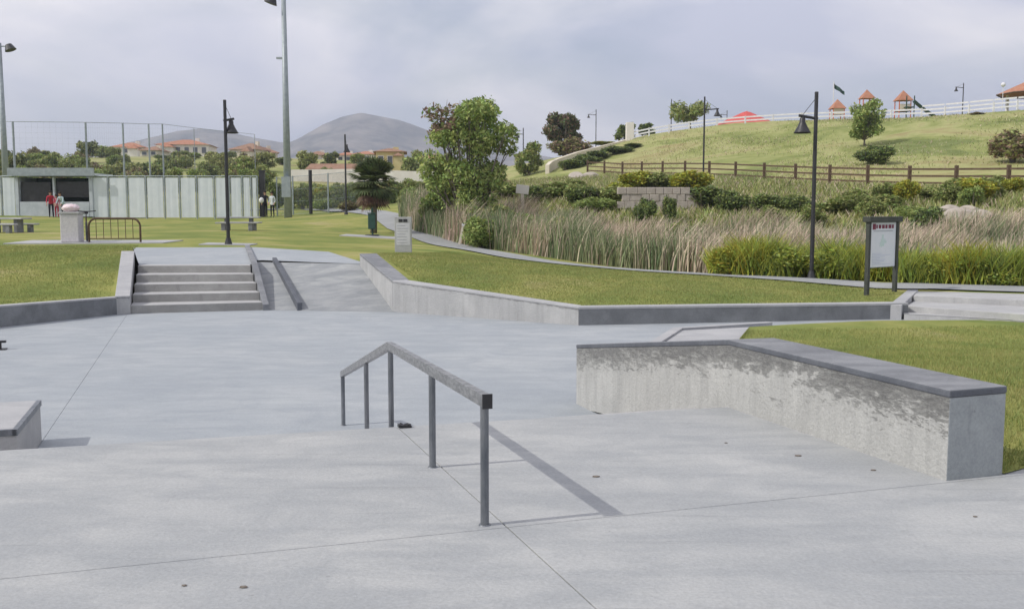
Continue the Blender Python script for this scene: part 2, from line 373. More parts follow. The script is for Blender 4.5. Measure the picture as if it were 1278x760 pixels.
# lawn / hillside material: one ground whose grass changes with place
def ground_material():
    m = bpy.data.materials.new('park grass'); m.use_nodes = True
    t = m.node_tree; p = t.nodes['Principled BSDF']; l = t.links.new; nn = t.nodes.new
    p.inputs['Roughness'].default_value = .95; p.inputs['Specular IOR Level'].default_value = .1
    tc = nn('ShaderNodeTexCoord')
    def noise(sc, det=8, mpn=None, dist=0):
        n = nn('ShaderNodeTexNoise'); n.inputs['Scale'].default_value = sc; n.inputs['Detail'].default_value = det; n.inputs['Roughness'].default_value = .62
        n.inputs['Distortion'].default_value = dist
        l(mpn.outputs[0] if mpn else tc.outputs['Object'], n.inputs[0]); return n.outputs[0]
    def ramp(s, els):
        r = nn('ShaderNodeValToRGB'); e = r.color_ramp.elements
        e[0].position, e[0].color = els[0][0], (*els[0][1], 1); e[1].position, e[1].color = els[-1][0], (*els[-1][1], 1)
        for q, c in els[1:-1]: x = e.new(q); x.color = (*c, 1)
        l(s, r.inputs[0]); return r.outputs[0]
    def mix(f, a, b):
        x = nn('ShaderNodeMix'); x.data_type = 'RGBA'
        if isinstance(f, float): x.inputs[0].default_value = f
        else: l(f, x.inputs[0])
        for s, i in ((a, 6), (b, 7)):
            if isinstance(s, tuple): x.inputs[i].default_value = (*s, 1)
            else: l(s, x.inputs[i])
        return x.outputs[2]
    lawn = ramp(noise(.35, 9, dist=.5), [(.3, (.13, .175, .05)), (.44, (.19, .225, .062)), (.58, (.285, .285, .09)), (.72, (.36, .31, .16))])
    hill = ramp(noise(.11, 10, dist=.8), [(.34, (.13, .16, .05)), (.44, (.225, .25, .075)), (.54, (.37, .36, .16)), (.64, (.31, .24, .12))])
    h2 = ramp(noise(.9, 8), [(.35, (.14, .18, .055)), (.6, (.36, .38, .17))]); hill = mix(.28, hill, h2)
    sx = nn('ShaderNodeSeparateXYZ'); l(tc.outputs['Object'], sx.inputs[0])
    mr = nn('ShaderNodeMapRange'); mr.inputs[1].default_value = 1.6; mr.inputs[2].default_value = 3.2; l(sx.outputs[2], mr.inputs[0])
    c = mix(mr.outputs[0], lawn, hill)
    l(c, p.inputs['Base Color'])
    b = nn('ShaderNodeBump'); b.inputs['Distance'].default_value = .03; l(noise(9, 6), b.inputs['Height']); l(b.outputs[0], p.inputs['Normal'])
    return m
M_GROUND = ground_material()
g = sheet('park_grass', OUTER, gz, cat(gA, (gB[0][mB], gB[1][mB]), (gC[0][mC], gC[1][mC])), M_GROUND, hole=HOLE)
tagit(g, kind='structure')
bm = BM(); prism(bm, [(-2550, -550), (2550, -550), (2550, 3550), (-2550, 3550)], -3, -3.2)
tagit(obj('distant_ground', bm, M_HILL), kind='structure')

# ------------------------------------------------------------------ plaza floor: cast slabs with open joints
def clip(poly, a, n, keep=1, gap=.0035):
    """clip convex/any polygon by line through a with normal n"""
    o = []; s = [((p[0] - a[0]) * n[0] + (p[1] - a[1]) * n[1]) * keep - gap for p in poly]
    for i in range(len(poly)):
        j = (i + 1) % len(poly); p, q = poly[i], poly[j]
        if s[i] >= 0: o.append(p)
        if (s[i] >= 0) != (s[j] >= 0):
            t = s[i] / (s[i] - s[j]); o.append((p[0] + (q[0] - p[0]) * t, p[1] + (q[1] - p[1]) * t))
    return o
plaza = bpy.data.objects.new('plaza', None); link(plaza); tagit(plaza, kind='structure')
PLAZA = [(-16, 5), (40, 5), (40, 13), (14.5, 21.3), (11.5, 23.4), (-3, 23.4), (-16, 23.4)]
ja = G(155, 398, PZ); jb = G(75, 517, PZ); jd = (jb - ja).normalized(); jn = (-jd.y, jd.x)
polys = [clip(PLAZA, ja, jn, 1, .0025), clip(PLAZA, ja, jn, -1, .0025)]
a2 = (7.2, 19); polys2 = []
for q in polys:
    for k in (1, -1):
        r_ = clip(q, a2, (.957, .29), k)
        if len(r_) > 2: polys2.append(r_)
for q in polys2:
    bm = BM(); prism(bm, q, PZ, PZ - .15); obj('slab', bm, M_PLAZA, plaza)
bm = BM(); prism(bm, [(-17, 4), (41, 4), (41, 14), (12, 24), (-17, 24)], PZ - .012, PZ - .4); obj('joint_bed', bm, M_GAP, plaza)

# upper deck
lip0 = Vector((0, 7.75, 0))
_la, _lb = Gd(0, 562), Gd(905, 508)
def lipy(x): return _la.y + (_lb.y - _la.y) * (x - _la.x) / (_lb.x - _la.x)
deck = bpy.data.objects.new('upper_deck', None); link(deck); tagit(deck, kind='structure')
DECK = [(-9, -4), (16, -4), (16, 9.1), (3.0, 6.2), (2.35, 8.5), (1.84, lipy(1.84)), (-9, lipy(-9))]
j1a, j1b = Gd(0, 722), Gd(1278, 592); d1 = (j1b - j1a).normalized(); n1_ = (-d1.y, d1.x)
j2a, j2b = Gd(740, 755), Gd(500, 536); d2 = (j2b - j2a).normalized(); n2_ = (-d2.y, d2.x)
for k1 in (1, -1):
    q1 = clip(DECK, j1a, n1_, k1, .0035)
    for k2 in (1, -1):
        q = clip(q1, j2a, n2_, k2, .0035)
        bm = BM(); prism(bm, q, deckz, lambda x, y: deckz(x, y) - .13); obj('slab', bm, M_DECK, deck, bevel=.003)
bm = BM(); prism(bm, DECK, lambda x, y: deckz(x, y) - .012, PZ - .1)
for v in bm.verts:
    pass
obj('joint_bed', bm, M_GAP, deck)
# the flight of steps down from the lip (mostly hidden by it)
NS = 5
for i in range(1, NS):
    z = -.08 + (PZ + .08) * i / NS; o0 = .56 * (i - 1); o1 = .56 * i
    bm = BM(); xl, xr = -9.0, 1.80
    q = [(xl, lipy(xl)), (xr, lipy(xr))]
    A = [Vector((x, y, 0)) + VV * o0 for x, y in q]; B = [Vector((x, y, 0)) + VV * o1 for x, y in q]
    prism(bm, [A[0][:2], A[1][:2], B[1][:2], B[0][:2]], z, PZ - .05); obj('step', bm, M_STEP, deck, bevel=.008)

# ------------------------------------------------------------------ ledges
def ledge(name, label, pts, ztop, zbot, width, side, wm=M_WALL, cm=M_COPE, cope=.045, cat_='ledge', joints=(), proud=.004, endm=None):
    """pts: plan points of the near face foot; side: unit vector (per point list) toward the back"""
    t = thing(name, label, cat_, (pts[0][0], pts[0][1], zbot[0])); o = Vector(t.location)
    n = len(pts); sides = side if isinstance(side, list) else [side] * n
    def build(off, extra, z1, z0, nm, mm, bev, sub=1):
        bm = BM(); rows = []; lay = bm.verts.layers.float.new('below_top')
        P = [];
        for i in range(n):
            a = Vector((*pts[i][:2], 0)) - sides[i] * off; b = Vector((*pts[i][:2], 0)) + sides[i] * (width + off); P.append([a, b, z1[i], z0[i]])
        e0 = (P[0][0] - P[1][0]).normalized() * extra; e1 = (P[-1][0] - P[-2][0]).normalized() * extra
        P[0][0] = P[0][0] + e0; P[0][1] = P[0][1] + e0; P[-1][0] = P[-1][0] + e1; P[-1][1] = P[-1][1] + e1
        for a, b, zt, zb in P:
            row = []
            for (p) in (a, b):
                col = []
                for k in range(sub + 1):
                    v = bm.verts.new(Vector((p.x, p.y, zt + (zb - zt) * k / sub)) - o); v[lay] = (zt - zb) * k / sub; col.append(v)
                row.append(col)
            rows.append(row)
        for r0, r1 in zip(rows, rows[1:]):
            for s in (0, 1):
                for k in range(sub): bm.faces.new((r0[s][k], r1[s][k], r1[s][k + 1], r0[s][k + 1]))
            bm.faces.new((r0[0][0], r0[1][0], r1[1][0], r1[0][0])); bm.faces.new((r0[0][-1], r1[0][-1], r1[1][-1], r0[1][-1]))
        for r in (rows[0], rows[-1]):
            for k in range(sub): bm.faces.new((r[0][k], r[0][k + 1], r[1][k + 1], r[1][k]))
        bm.normal_update()
        if endm and nm == 'body':
            mm = [mm, endm]
            bmesh.ops.recalc_face_normals(bm, faces=bm.faces)
            for f in bm.faces:
                if f.normal.dot(-(Vector((*pts[1][:2], 0)) - Vector((*pts[0][:2], 0))).normalized()) > .7: f.material_index = 1
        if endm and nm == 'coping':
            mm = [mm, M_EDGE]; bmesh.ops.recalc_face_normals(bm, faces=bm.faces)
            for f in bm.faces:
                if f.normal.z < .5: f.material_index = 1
        return obj(nm, bm, mm, t, bevel=bev)
    build(0, 0, [z - cope for z in ztop], zbot, 'body', wm, .006, 6)
    if cope: build(proud, proud, ztop, [z - cope - .001 for z in ztop], 'coping', cm, .010)
    return t
E0 = Gd(1181, 600); E1 = Gd(908, 508); E2 = G(719, 503.5, PZ)
z0, z1, z2 = V(1183, 487, E0.y).z, V(920, 424, E1.y).z, V(720, 430, E2.y).z
nearledge = ledge('grind_ledge', 'large near concrete ledge with dark worn coping, kinked down beside the grass', [E0, E1, E2], [z0, z1, z2],
      [E0.z - .2, E1.z - .3, PZ - .05], .43, [Vector((.935, .355, 0)), U, U], endm=M_END)
# B-C ledge and A-B
def perp(a, b):
    d = (b - a).normalized(); return Vector((-d.y, d.x, 0))
nBC = perp(Bp, Cp); nCD = perp(Cp, Dp)
zB, zC, zD = V(490, 350, Bp.y).z, V(722, 383, Cp.y).z, V(1135, 378, Dp.y).z
zA = .46
Ab = G(462, 331, .10)
nAB = Vector((.957, .29, 0))
ledge('bank_ledge', 'sloping pale-topped concrete ledge at the right of the bank', [Ap, Bp], [zA, zB], [-.1, PZ - .05], .42, [nAB, (nAB + nBC).normalized()], M_WALL2, M_COPE, .04)
ledge('long_ledge', 'long lit concrete ledge in front of the lawn, falling towards the plaza', [Bp + (Cp - Bp).normalized() * .004, Cp], [zB, zC], [PZ - .05] * 2, .36, [(nAB + nBC).normalized(), (nBC + nCD).normalized()], M_WALL2, M_COPEL, .04)
ledge('low_retaining_wall', 'low concrete retaining wall with shade-darkened face along the lawn below the notice board', [Cp + Vector((.004, 0, 0)), Dp], [zC, zD], [PZ - .05] * 2, .30, [(nBC + nCD).normalized(), nCD], concrete_mat('shaded wall concrete', (.19, .20, .21), (.12, .125, .135), (.25, .26, .27), .6), M_COPEL, .05)  # shade of the wall face is put into its darker concrete colour
# left curb
cl = [G(155, 391.5, PZ), LC2, LC3]
nl = perp(cl[0], cl[1]) * -1
ledge('curb_wall', 'low concrete curb wall holding the left lawn', cl, [V(155, 370, cl[0].y).z, V(0, 381.5, cl[1].y).z, -.33], [PZ - .05] * 3, .22, nl, MATS['shaded wall concrete'], M_COPEL, .035)  # curb face turned from the sun: its shade comes from this darker colour
# stair cheek left
sl0 = G(163, 392, PZ) ; sl1 = Vector((STL.x + .02, STL.y + .2, 0)); 
ledge('stair_cheek_wall', 'pale sloping wall at the left of the five far steps', [sl0, G(168, 324, .30)], [V(160, 369, sl0.y).z, .52], [PZ - .05, 0], .30, Vector((-.957, -.29, 0)), M_WALL2, M_COPEL, .04)

# far steps, landing, bank
stairs = thing('stairs', 'five grey concrete steps up to the far landing', 'stairs', tuple(SBL))
o_ = Vector(SBL)
for i in range(5):
    f0, f1 = i / 4, (i + 1) / 4
    z = PZ + .18 * (i + 1)
    a = SBL.lerp(STL, f0); b = SBR.lerp(STR, f0)
    if i < 4: c = SBR.lerp(STR, f1); d = SBL.lerp(STL, f1)
    else: c = b + VV * .4; d = a + VV * .4
    bm = BM()
    q = [(a - o_)[:2], (b - o_)[:2], (c + VV * .02 - o_)[:2], (d + VV * .02 - o_)[:2]]
    prism(bm, q, z - o_.z, PZ - .05 - o_.z)
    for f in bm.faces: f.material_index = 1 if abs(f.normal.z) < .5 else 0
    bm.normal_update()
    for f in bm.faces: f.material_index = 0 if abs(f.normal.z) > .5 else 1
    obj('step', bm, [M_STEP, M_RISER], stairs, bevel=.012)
# landing
def platz(x, y): return .19 + max(0, (y - 25.0)) * .04
LAND = [STL + VV * .42, STR + VV * .42, STR + U * .16 + VV * .25, RTL - U * .3 - VV * .02, RTL, RTR, Ap + Vector((.1, .3, 0)), PBR, PBM, PBL]
gl = gridpts(-13, -2, 23, 34, .7)
ls = sheet('landing', [(p.x, p.y) for p in LAND], lambda x, y: np.where(y > 25, .19 + (y - 25) * .043, .19), gl, M_PLAZA); tagit(ls, kind='structure')
RBL, RBR = G(331, 386.5, PZ), G(487, 389.5, PZ)
bank = thing('ramp', 'grey concrete bank rising from the plaza to the landing', 'ramp', tuple(RBL)); o_ = Vector(RBL)
bm = BM()
rows = []
for i in range(9):
    f = i / 8; zf = f
    a = (RBL - U * .25).lerp(RTL - U * .25, f); b = (RBR + Vector((.15, 0, 0))).lerp(RTR + Vector((.15, 0, 0)), f); z = PZ + (0.19 - PZ) * zf + (.004 if i else .002)
    rows.append([bm.verts.new((a.x - o_.x, a.y - o_.y, z - o_.z)), bm.verts.new((b.x - o_.x, b.y - o_.y, z - o_.z))])
for r0, r1 in zip(rows, rows[1:]): bm.faces.new((r0[0], r0[1], r1[1], r1[0]))
dn = [[bm.verts.new((r[k].co.x, r[k].co.y, PZ - .1 - o_.z)) for k in (0, 1)] for r in rows]
for k in (0, 1):
    for i in range(8): bm.faces.new((rows[i][k], rows[i + 1][k], dn[i + 1][k], dn[i][k]))
obj('surface', bm, M_RAMP, bank)
# cheek between stairs and bank, with a short upstand at its head
ck = [SBR + Vector((.03, -.1, 0)), STR + Vector((.03, 0, 0)), G(306, 314, .28)]
ledge('stair_divider', 'thin dark concrete divider between the far steps and the bank', ck, [PZ + .14, .26, .48], [PZ - .05, -.2, 0], .13, Vector((.957, .29, 0)), M_COPE, M_COPE, .03)
# low rail set in the bank
def low_rail(name, label, a, b, r=.035, h=.12):
    t = thing(name, label, 'rail', tuple(a)); o = Vector(a); bm = BM(); u = Vector((0, 0, h))
    tube(bm, [a + u - o, b + u - o], r); obj('bar', bm, M_STEEL, t, smooth=True)
    for f in (.06, .5, .94):
        p = a.lerp(b, f) - o; bm = BM(); tube(bm, [p, p + u], r * .8); obj('post', bm, M_STEEL, t)
ca, cb = G(371, 385, -.66), G(340, 327.5, .19); o_ = Vector(ca)
t = thing('low_curb', 'low narrow concrete curb running up the left part of the far bank', 'curb', tuple(ca))
bm = BM(); vs = []
for p in (ca, cb):
    q = p - o_; vs.append([bm.verts.new(q + U * a + Vector((0, 0, z))) for a, z in ((0, -.25), (0, .13), (.11, .13), (.11, -.25))])
bm.faces.new(vs[0]); bm.faces.new(vs[1][::-1])
for k in range(4): bm.faces.new((vs[0][k], vs[0][(k + 1) % 4], vs[1][(k + 1) % 4], vs[1][k]))
obj('body', bm, M_EDGE, t, bevel=.01)
# left low box ledge
bx_t = V(20, 536, 8.5)
ktop = -.31
K1, K2 = G(20, 536, ktop), G(50, 499.5, ktop)
K3 = K1 - U * 1.9; K4 = K2 - U * 1.9
t = thing('box_ledge', 'low concrete box ledge with dark steel edge at the left, beside the deck lip', 'ledge', (K1.x, K1.y, PZ))
o_ = Vector(t.location)
bm = BM(); prism(bm, [(p - o_)[:2] for p in (K3, K1, K2, K4)], ktop - .03 - PZ, -.05); obj('body', bm, M_STEP, t, bevel=.006)
bm = BM(); e = .004
prism(bm, [(p - o_)[:2] for p in (K3 - VV * e, K1 - VV * e + U * e, K2 + VV * e + U * e, K4 + VV * e)], ktop - PZ, ktop - .03 - PZ)
obj('coping', bm, M_COPEL, t, bevel=.004)
d_ = (K2 - K1).normalized()
bm = BM(); q = [K1 + U * .012 - d_ * .012, K2 + U * .012, K2 - U * .03, K1 - U * .03 - d_ * .012]
prism(bm, [(p - o_)[:2] for p in q], ktop + .003 - PZ, ktop - .05 - PZ); obj('edge_angle', bm, M_STEEL, t)
bm = BM(); q = [K3 - d_ * .012, K1 - d_ * .012, K1 + d_ * .03, K3 + d_ * .03]
prism(bm, [(p - o_)[:2] for p in q], ktop + .0045 - PZ, ktop - .05 - PZ); obj('edge_angle', bm, M_STEEL, t)
# flat bar rail entering at far left
a = G(8, 436, PZ); b = a - U * 3.2; o_ = Vector(a)
t = thing('flat_grind_rail', 'end of a dark flat-bar grind rail at the left edge of the plaza', 'rail', tuple(a))
bm = BM(); m_ = (a + b) / 2 - o_; box(bm, (m_.x, m_.y, .13), (3.2, .07, .035), rz=.294); obj('bar', bm, M_BLACK, t)
for f in (.03, .5, .95):
    p = a.lerp(b, f) - o_; bm = BM(); box(bm, (p.x, p.y, .06), (.05, .05, .12), rz=.294); obj('post', bm, M_BLACK, t)
    bm = BM(); box(bm, (p.x, p.y, .008), (.2, .16, .016), rz=.294); obj('foot_plate', bm, M_BLACK, t)

# ------------------------------------------------------------------ the near handrail
P1 = Gd(605, 655); P2 = Gd(537, 583); pd = (P2 - P1); pd.z = 0
hd = pd.normalized()
Kk = V(484, 428, 7.55)
T1 = V(607, 492, P1.y); 
P3x = V(487, 500, 7.6).x
rail = thing('handrail', 'steel handrail on thin posts standing on the deck and running down the steps', 'handrail', tuple(P1)); o_ = Vector(P1)
def onrail(y):
    f = (y - P1.y) / (7.6 - P1.y); return Vector((P1.x + (P3x - P1.x) * f, y, 0))
kink = onrail(7.6); kink.z = V(484, 426, 7.6).z - .035
endp = V(427, 467, 10.35)
start = Vector((P1.x, P1.y, V(607, 490, P1.y).z - .035)); ext = (start - kink).normalized() * .05
bm = BM(); W_, H_ = .042, .064
def bar(bm, a, b):
    d = (b - a).normalized(); s = d.cross(Vector((0, 0, 1))).normalized() * W_ / 2; u = s.cross(d).normalized() * H_ / 2
    A = [bm.verts.new(a - o_ + x * s + y * u) for x, y in ((-1, -1), (1, -1), (1, 1), (-1, 1))]
    B = [bm.verts.new(b - o_ + x * s + y * u) for x, y in ((-1, -1), (1, -1), (1, 1), (-1, 1))]
    bm.faces.new(A); bm.faces.new(B[::-1])
    for k in range(4): bm.faces.new((A[k], A[(k + 1) % 4], B[(k + 1) % 4], B[k]))
bar(bm, start + ext, kink + (kink - start).normalized() * .012); obj('top_rail', bm, M_STEELL, rail, bevel=.004)
bm = BM(); bar(bm, kink + (kink - endp).normalized() * .010, endp); obj('sloping_rail', bm, M_STEELL, rail, bevel=.004)
bm = BM(); d = ext.normalized(); box(bm, start + d * .056 - o_, (W_ + .008, .008, H_ + .008), rz=math.atan2(hd.y, hd.x) - math.pi / 2); obj('end_cap', bm, M_BLACK, rail)
def post(top_, bot):
    bm = BM(); tube(bm, [bot - o_, top_ - o_], .021, 12); p = obj('post', bm, M_STEEL, rail, smooth=False)
    bm = BM(); cone(bm, bot - o_ - Vector((0, 0, .002)), .032, .028, .008); obj('weld_collar', bm, M_STEEL, p)
post(Vector((start.x, start.y, start.z - H_ / 2)), Vector((P1.x, P1.y, deckz(0, P1.y))))
m_ = onrail(P2.y); f = (P2.y - P1.y) / (7.6 - P1.y)
post(Vector((m_.x, m_.y, start.z + (kink.z - start.z) * f - H_ / 2)), Vector((m_.x, m_.y, deckz(0, m_.y))))
k3 = onrail(7.56 - .0); post(Vector((k3.x, k3.y, kink.z - .03)), Vector((k3.x, k3.y, -.23)))
for f, zb in ((.42, -.48), (.985, PZ)):
    p = kink.lerp(endp, f); post(Vector((p.x, p.y, p.z - .03)), Vector((p.x, p.y, zb)))
# scrap by the lip
pp = Gd(505, 533.5); bm = BM()
random.seed(3); box(bm, (0, 0, .012), (.10, .05, .02), rz=.3, ry=.15); ball(bm, (.02, .0, .02), .028, 1, (1.2, .9, .6)); ball(bm, (-.03, .01, .015), .022, 1)
q = obj('litter_scrap', bm, M_BLACK, loc=tuple(pp)); tagit(q, 'small dark scrap of litter on the lip beside the handrail', 'litter')
# pebbles / chips on the deck
for i, (px, py) in enumerate(((230, 731), (304, 733), (744, 595), (1217, 645), (1090, 587), (996, 569), (906, 553))):
    p = Gd(px, py); bm = BM(); ball(bm, (0, 0, .004), .009 + .004 * (i % 3), 1, (1.5, .9, .35))
    q = obj('dead_leaf', bm, M_BARK, loc=tuple(p)); tagit(q, 'tiny dark dead leaf lying on the bare deck concrete', 'leaf', 'dead leaves on the deck')

# ------------------------------------------------------------------ near right lawn
nr = [(2.52 + .43 * .935 + .02, E0.y + .36 * .43), (3.25, 6.05), (5.2, 6.5), (12, 8), (16, 12), (16, 17.5), G(1278, 404.5, PZ)[:2], G(1100, 405.5, PZ)[:2], G(990, 409.5, PZ)[:2], G(935, 413.5, PZ)[:2],
      (3.1, 14.2), (2.3, 11.6), (E1.x + .42, E1.y + .14)]
def nrz(x, y):
    f = np.clip((y - 8.3) / 8.5, 0, 1); f2 = np.clip((y - 5.5) / 3, 0, 1)
    return -.012 - .05 * f2 - .565 * (f * f * (3 - 2 * f)) + .012 * np.sin(x * 2.1) * np.sin(y * 1.7)
nl_ = sheet('near_lawn', nr, nrz, gridpts(0, 16, 5, 20, .35), M_GROUND); tagit(nl_, kind='structure')
def strip(name, pts, wdt, zf, mats, kind='structure', lift=.0, th=.0):
    bm = BM(); rows = []
    for i, p in enumerate(pts):
        a = Vector(pts[max(i - 1, 0)]); b = Vector(pts[min(i + 1, len(pts) - 1)]); d = (b - a).normalized(); s = Vector((-d.y, d.x)) * (wdt / 2)
        row = []
        for k in (-1, 0, 1):
            q = Vector(p) + s * k; row.append(bm.verts.new((q.x, q.y, (zf(q.x, q.y) + lift))))
        rows.append(row)
    for r0, r1 in zip(rows, rows[1:]):
        for k in (0, 1): bm.faces.new((r0[k], r1[k], r1[k + 1], r0[k + 1]))
    if th:
        bmesh.ops.solidify(bm, geom=bm.faces[:], thickness=th)
    o = obj(name, bm, mats); tagit(o, kind=kind); return o
cp = [G(960, 409, PZ), G(846, 416.5, PZ), Vector((1.9, 14.9, 0)), Vector((E2.x + .5, E2.y + .2, 0))]
bm = BM(); 
rows = []
for i, p in enumerate(cp):
    a = cp[max(i - 1, 0)]; b = cp[min(i + 1, 3)]; d = (b - a).normalized(); s = Vector((-d.y, d.x, 0)) * .09
    rows.append([bm.verts.new((p.x + k * s.x, p.y + k * s.y, z)) for k, z in ((-1, PZ), (-1, PZ + .11), (1, PZ + .11), (1, PZ))])
for r0, r1 in zip(rows, rows[1:]):
    for k in range(3): bm.faces.new((r0[k], r1[k], r1[k + 1], r0[k + 1]))
bm.faces.new(rows[0])
prism(bm, [(cp[0].x + .6, cp[0].y - .12), (cp[1].x + .05, cp[1].y - .1), (2.0, 14.8), (E2.x + .55, E2.y + .1), (3.2, 11.2), (3.9, 15.2), (4.5, 17.2)], PZ + .075, PZ - .02); tagit(obj('lawn_curb', bm, M_COPEL), kind='structure')

# ------------------------------------------------------------------ right steps and the path
rst = thing('wide_steps', 'wide pale shallow concrete steps at the right edge, below the hedge', 'steps', tuple(G(1128, 399, PZ))); o_ = Vector(rst.location)
rows_ = [((1128, 399), (1278, 408)), ((1130, 389), (1300, 402)), ((1140, 376), (1300, 383)), ((1147, 363.5), (1300, 367.5))]
for i in range(1, 4):
    z = PZ + .125 * i; (ax, ay), (bx_, by) = rows_[i - 1]; (cx, cy), (dx, dy) = rows_[i]
    zprev = PZ + .125 * (i - 1)
    a, b = G(ax, ay, zprev), G(bx_, by, zprev); b = a + (b - a) * 2.2
    c, d = G(rows_[i][0][0], rows_[i][0][1], z), G(rows_[i][1][0], rows_[i][1][1], z); d = c + (d - c) * 1.9
    if i == 3: c = c + Vector((.2, .5, 0)); d = d + Vector((.2, .8, 0))
    bm = BM(); prism(bm, [(p - o_)[:2] for p in (a, b, d, c)], z - o_.z, -.05); obj('step', bm, M_STEP, rst, bevel=.01)
bm = BM(); a = G(1126, 399, PZ) - o_; c = G(1146, 364, -.33) - o_
prism(bm, [(a.x - .25, a.y + .1), (a.x - .02, a.y), (c.x + .0, c.y), (c.x - .25, c.y)], lambda x, y: .30 + (y / max(c.y, .1)) * .12, -.05); obj('side_curb', bm, M_COPEL, rst, bevel=.01)
pth = []
for px, py, z in ((300, 268.3, 1.12), (380, 270.5, 1.02), (430, 275, .85), (480, 284, .5), (530, 296, .27), (570, 306, .16), (610, 315, .07), (660, 324, -.03), (720, 331.5, -.12), (800, 338, -.18), (890, 344, -.25), (1000, 351, -.28), (1100, 358, -.31)):
    p = G(px, py, z); pth.append((p.x, p.y))
pth.append((G(1150, 361, -.33).x + .3, G(1150, 361, -.33).y + .5)); pth.append((13.5, 22.5)); pth.append((22, 19.5))
# densify
dp = []
for i in range(len(pth) - 1):
    for k in range(4): dp.append((pth[i][0] + (pth[i + 1][0] - pth[i][0]) * k / 4, pth[i][1] + (pth[i + 1][1] - pth[i][1]) * k / 4))
strip('path', dp, 1.6, tz, M_PATH, lift=.035)
# pads
def pad(name, c, sx, sy, rz=.1):
    bm = BM(); q = [(c.x + a * math.cos(rz) - b * math.sin(rz), c.y + a * math.sin(rz) + b * math.cos(rz)) for a, b in ((-sx, -sy), (sx, -sy), (sx, sy), (-sx, sy))]
    prism(bm, q, lambda x, y: tz(x, y) + .03, lambda x, y: tz(x, y) - .1); o = obj(name, bm, M_COPEL); tagit(o, kind='structure'); return o
pad('rack_pad', at(118, 33.3) + Vector((0, 0, 0)), 2.6, 1.0, 0); pad('lamp_pad', at(284, 31.8), .8, .5, 0)
pad('bin_pad', at(465, 44.6), 1.35, .9, 0)

# ------------------------------------------------------------------ vegetation machinery
def leafcloud(name, clumps, n, size, mats, seed=0, flat=0, weights=None, up=0):
    """clumps: list of (x,y,z,rx,ry,rz). leaf quads spread through each clump, denser at its skin"""
    r = np.random.default_rng(seed); cl = np.array(clumps, float)
    wgt = cl[:, 3] * cl[:, 4] * cl[:, 5]; wgt = (wgt ** .75); wgt /= wgt.sum()
    idx = r.choice(len(cl), n, p=wgt)
    d = r.normal(size=(n, 3)); d /= np.linalg.norm(d, axis=1)[:, None]
    rad = r.uniform(.35, 1.08, n) ** .6
    p = cl[idx, :3] + d * rad[:, None] * cl[idx, 3:6]
    p += r.normal(size=(n, 3)) * size * .5
    a = r.normal(size=(n, 3)); a[:, 2] *= (1 - flat); a[:, 2] += up * 2; a /= np.linalg.norm(a, axis=1)[:, None]
    b = np.cross(a, r.normal(size=(n, 3))); b /= np.linalg.norm(b, axis=1)[:, None]
    s = size * r.uniform(.6, 1.4, n)[:, None]
    V4 = np.stack([p - a * s, p - b * s * .45, p + a * s, p + b * s * .45], 1).reshape(-1, 3)
    F = np.arange(n * 4).reshape(n, 4)
    me = npmesh(name, V4, F)
    if not isinstance(mats, (list, tuple)): mats = [mats]
    for m in mats: me.materials.append(m)
    if len(mats) > 1:
        mi = r.choice(len(mats), n, p=weights) if not callable(weights) else weights(p, r)
        me.polygons.foreach_set('material_index', mi.astype(np.int32))
    return me
def blades(name, pos, h, wd, lean, mats, seed=0, seg=2, drift=(0, 0), spread=1.0, weights=None):
    """upright blades of seg quads bending by lean"""
    r = np.random.default_rng(seed); n = len(pos)
    h = np.broadcast_to(h, n) * r.uniform(.6, 1.25, n); ang = r.uniform(0, 2 * np.pi, n)
    dirx = np.cos(ang) * lean * spread + drift[0]; diry = np.sin(ang) * lean * spread + drift[1]
    fa = r.uniform(0, np.pi, n); wx = np.cos(fa) * wd; wy = np.sin(fa) * wd
    rows = []
    for k in range(seg + 1):
        t = k / seg; bend = t ** 1.8
        cx = pos[:, 0] + dirx * h * bend; cy = pos[:, 1] + diry * h * bend; cz = pos[:, 2] + h * t * (1 - .15 * bend * lean)
        w_ = (1 - t * .8)
        rows.append(np.stack([cx - wx * w_, cy - wy * w_, cz], 1)); rows.append(np.stack([cx + wx * w_, cy + wy * w_, cz], 1))
    Vs = np.stack(rows, 1).reshape(-1, 3); m = 2 * (seg + 1); base = np.arange(n)[:, None] * m
    F = np.concatenate([base + np.array([2 * k, 2 * k + 1, 2 * k + 3, 2 * k + 2]) for k in range(seg)], 0)
    me = npmesh(name, Vs, F)
    if not isinstance(mats, (list, tuple)): mats = [mats]
    for mm in mats: me.materials.append(mm)
    if len(mats) > 1:
        mi = r.choice(len(mats), n, p=weights); me.polygons.foreach_set('material_index', np.tile(mi, seg).astype(np.int32))
    return me
def scatter(poly, n, zf, seed, keep=None):
    r = np.random.default_rng(seed); P = np.array([p[:2] for p in poly]); lo, hi = P.min(0), P.max(0); out = []
    tot = 0
    while tot < n:
        q = r.uniform(lo, hi, (n, 2)); q = q[inpoly(q[:, 0], q[:, 1], poly)]
        if keep is not None: q = q[keep(q[:, 0], q[:, 1], r)]
        out.append(q); tot += len(q)
    q = np.concatenate(out)[:n]; return np.column_stack([q, zf(q[:, 0], q[:, 1])])

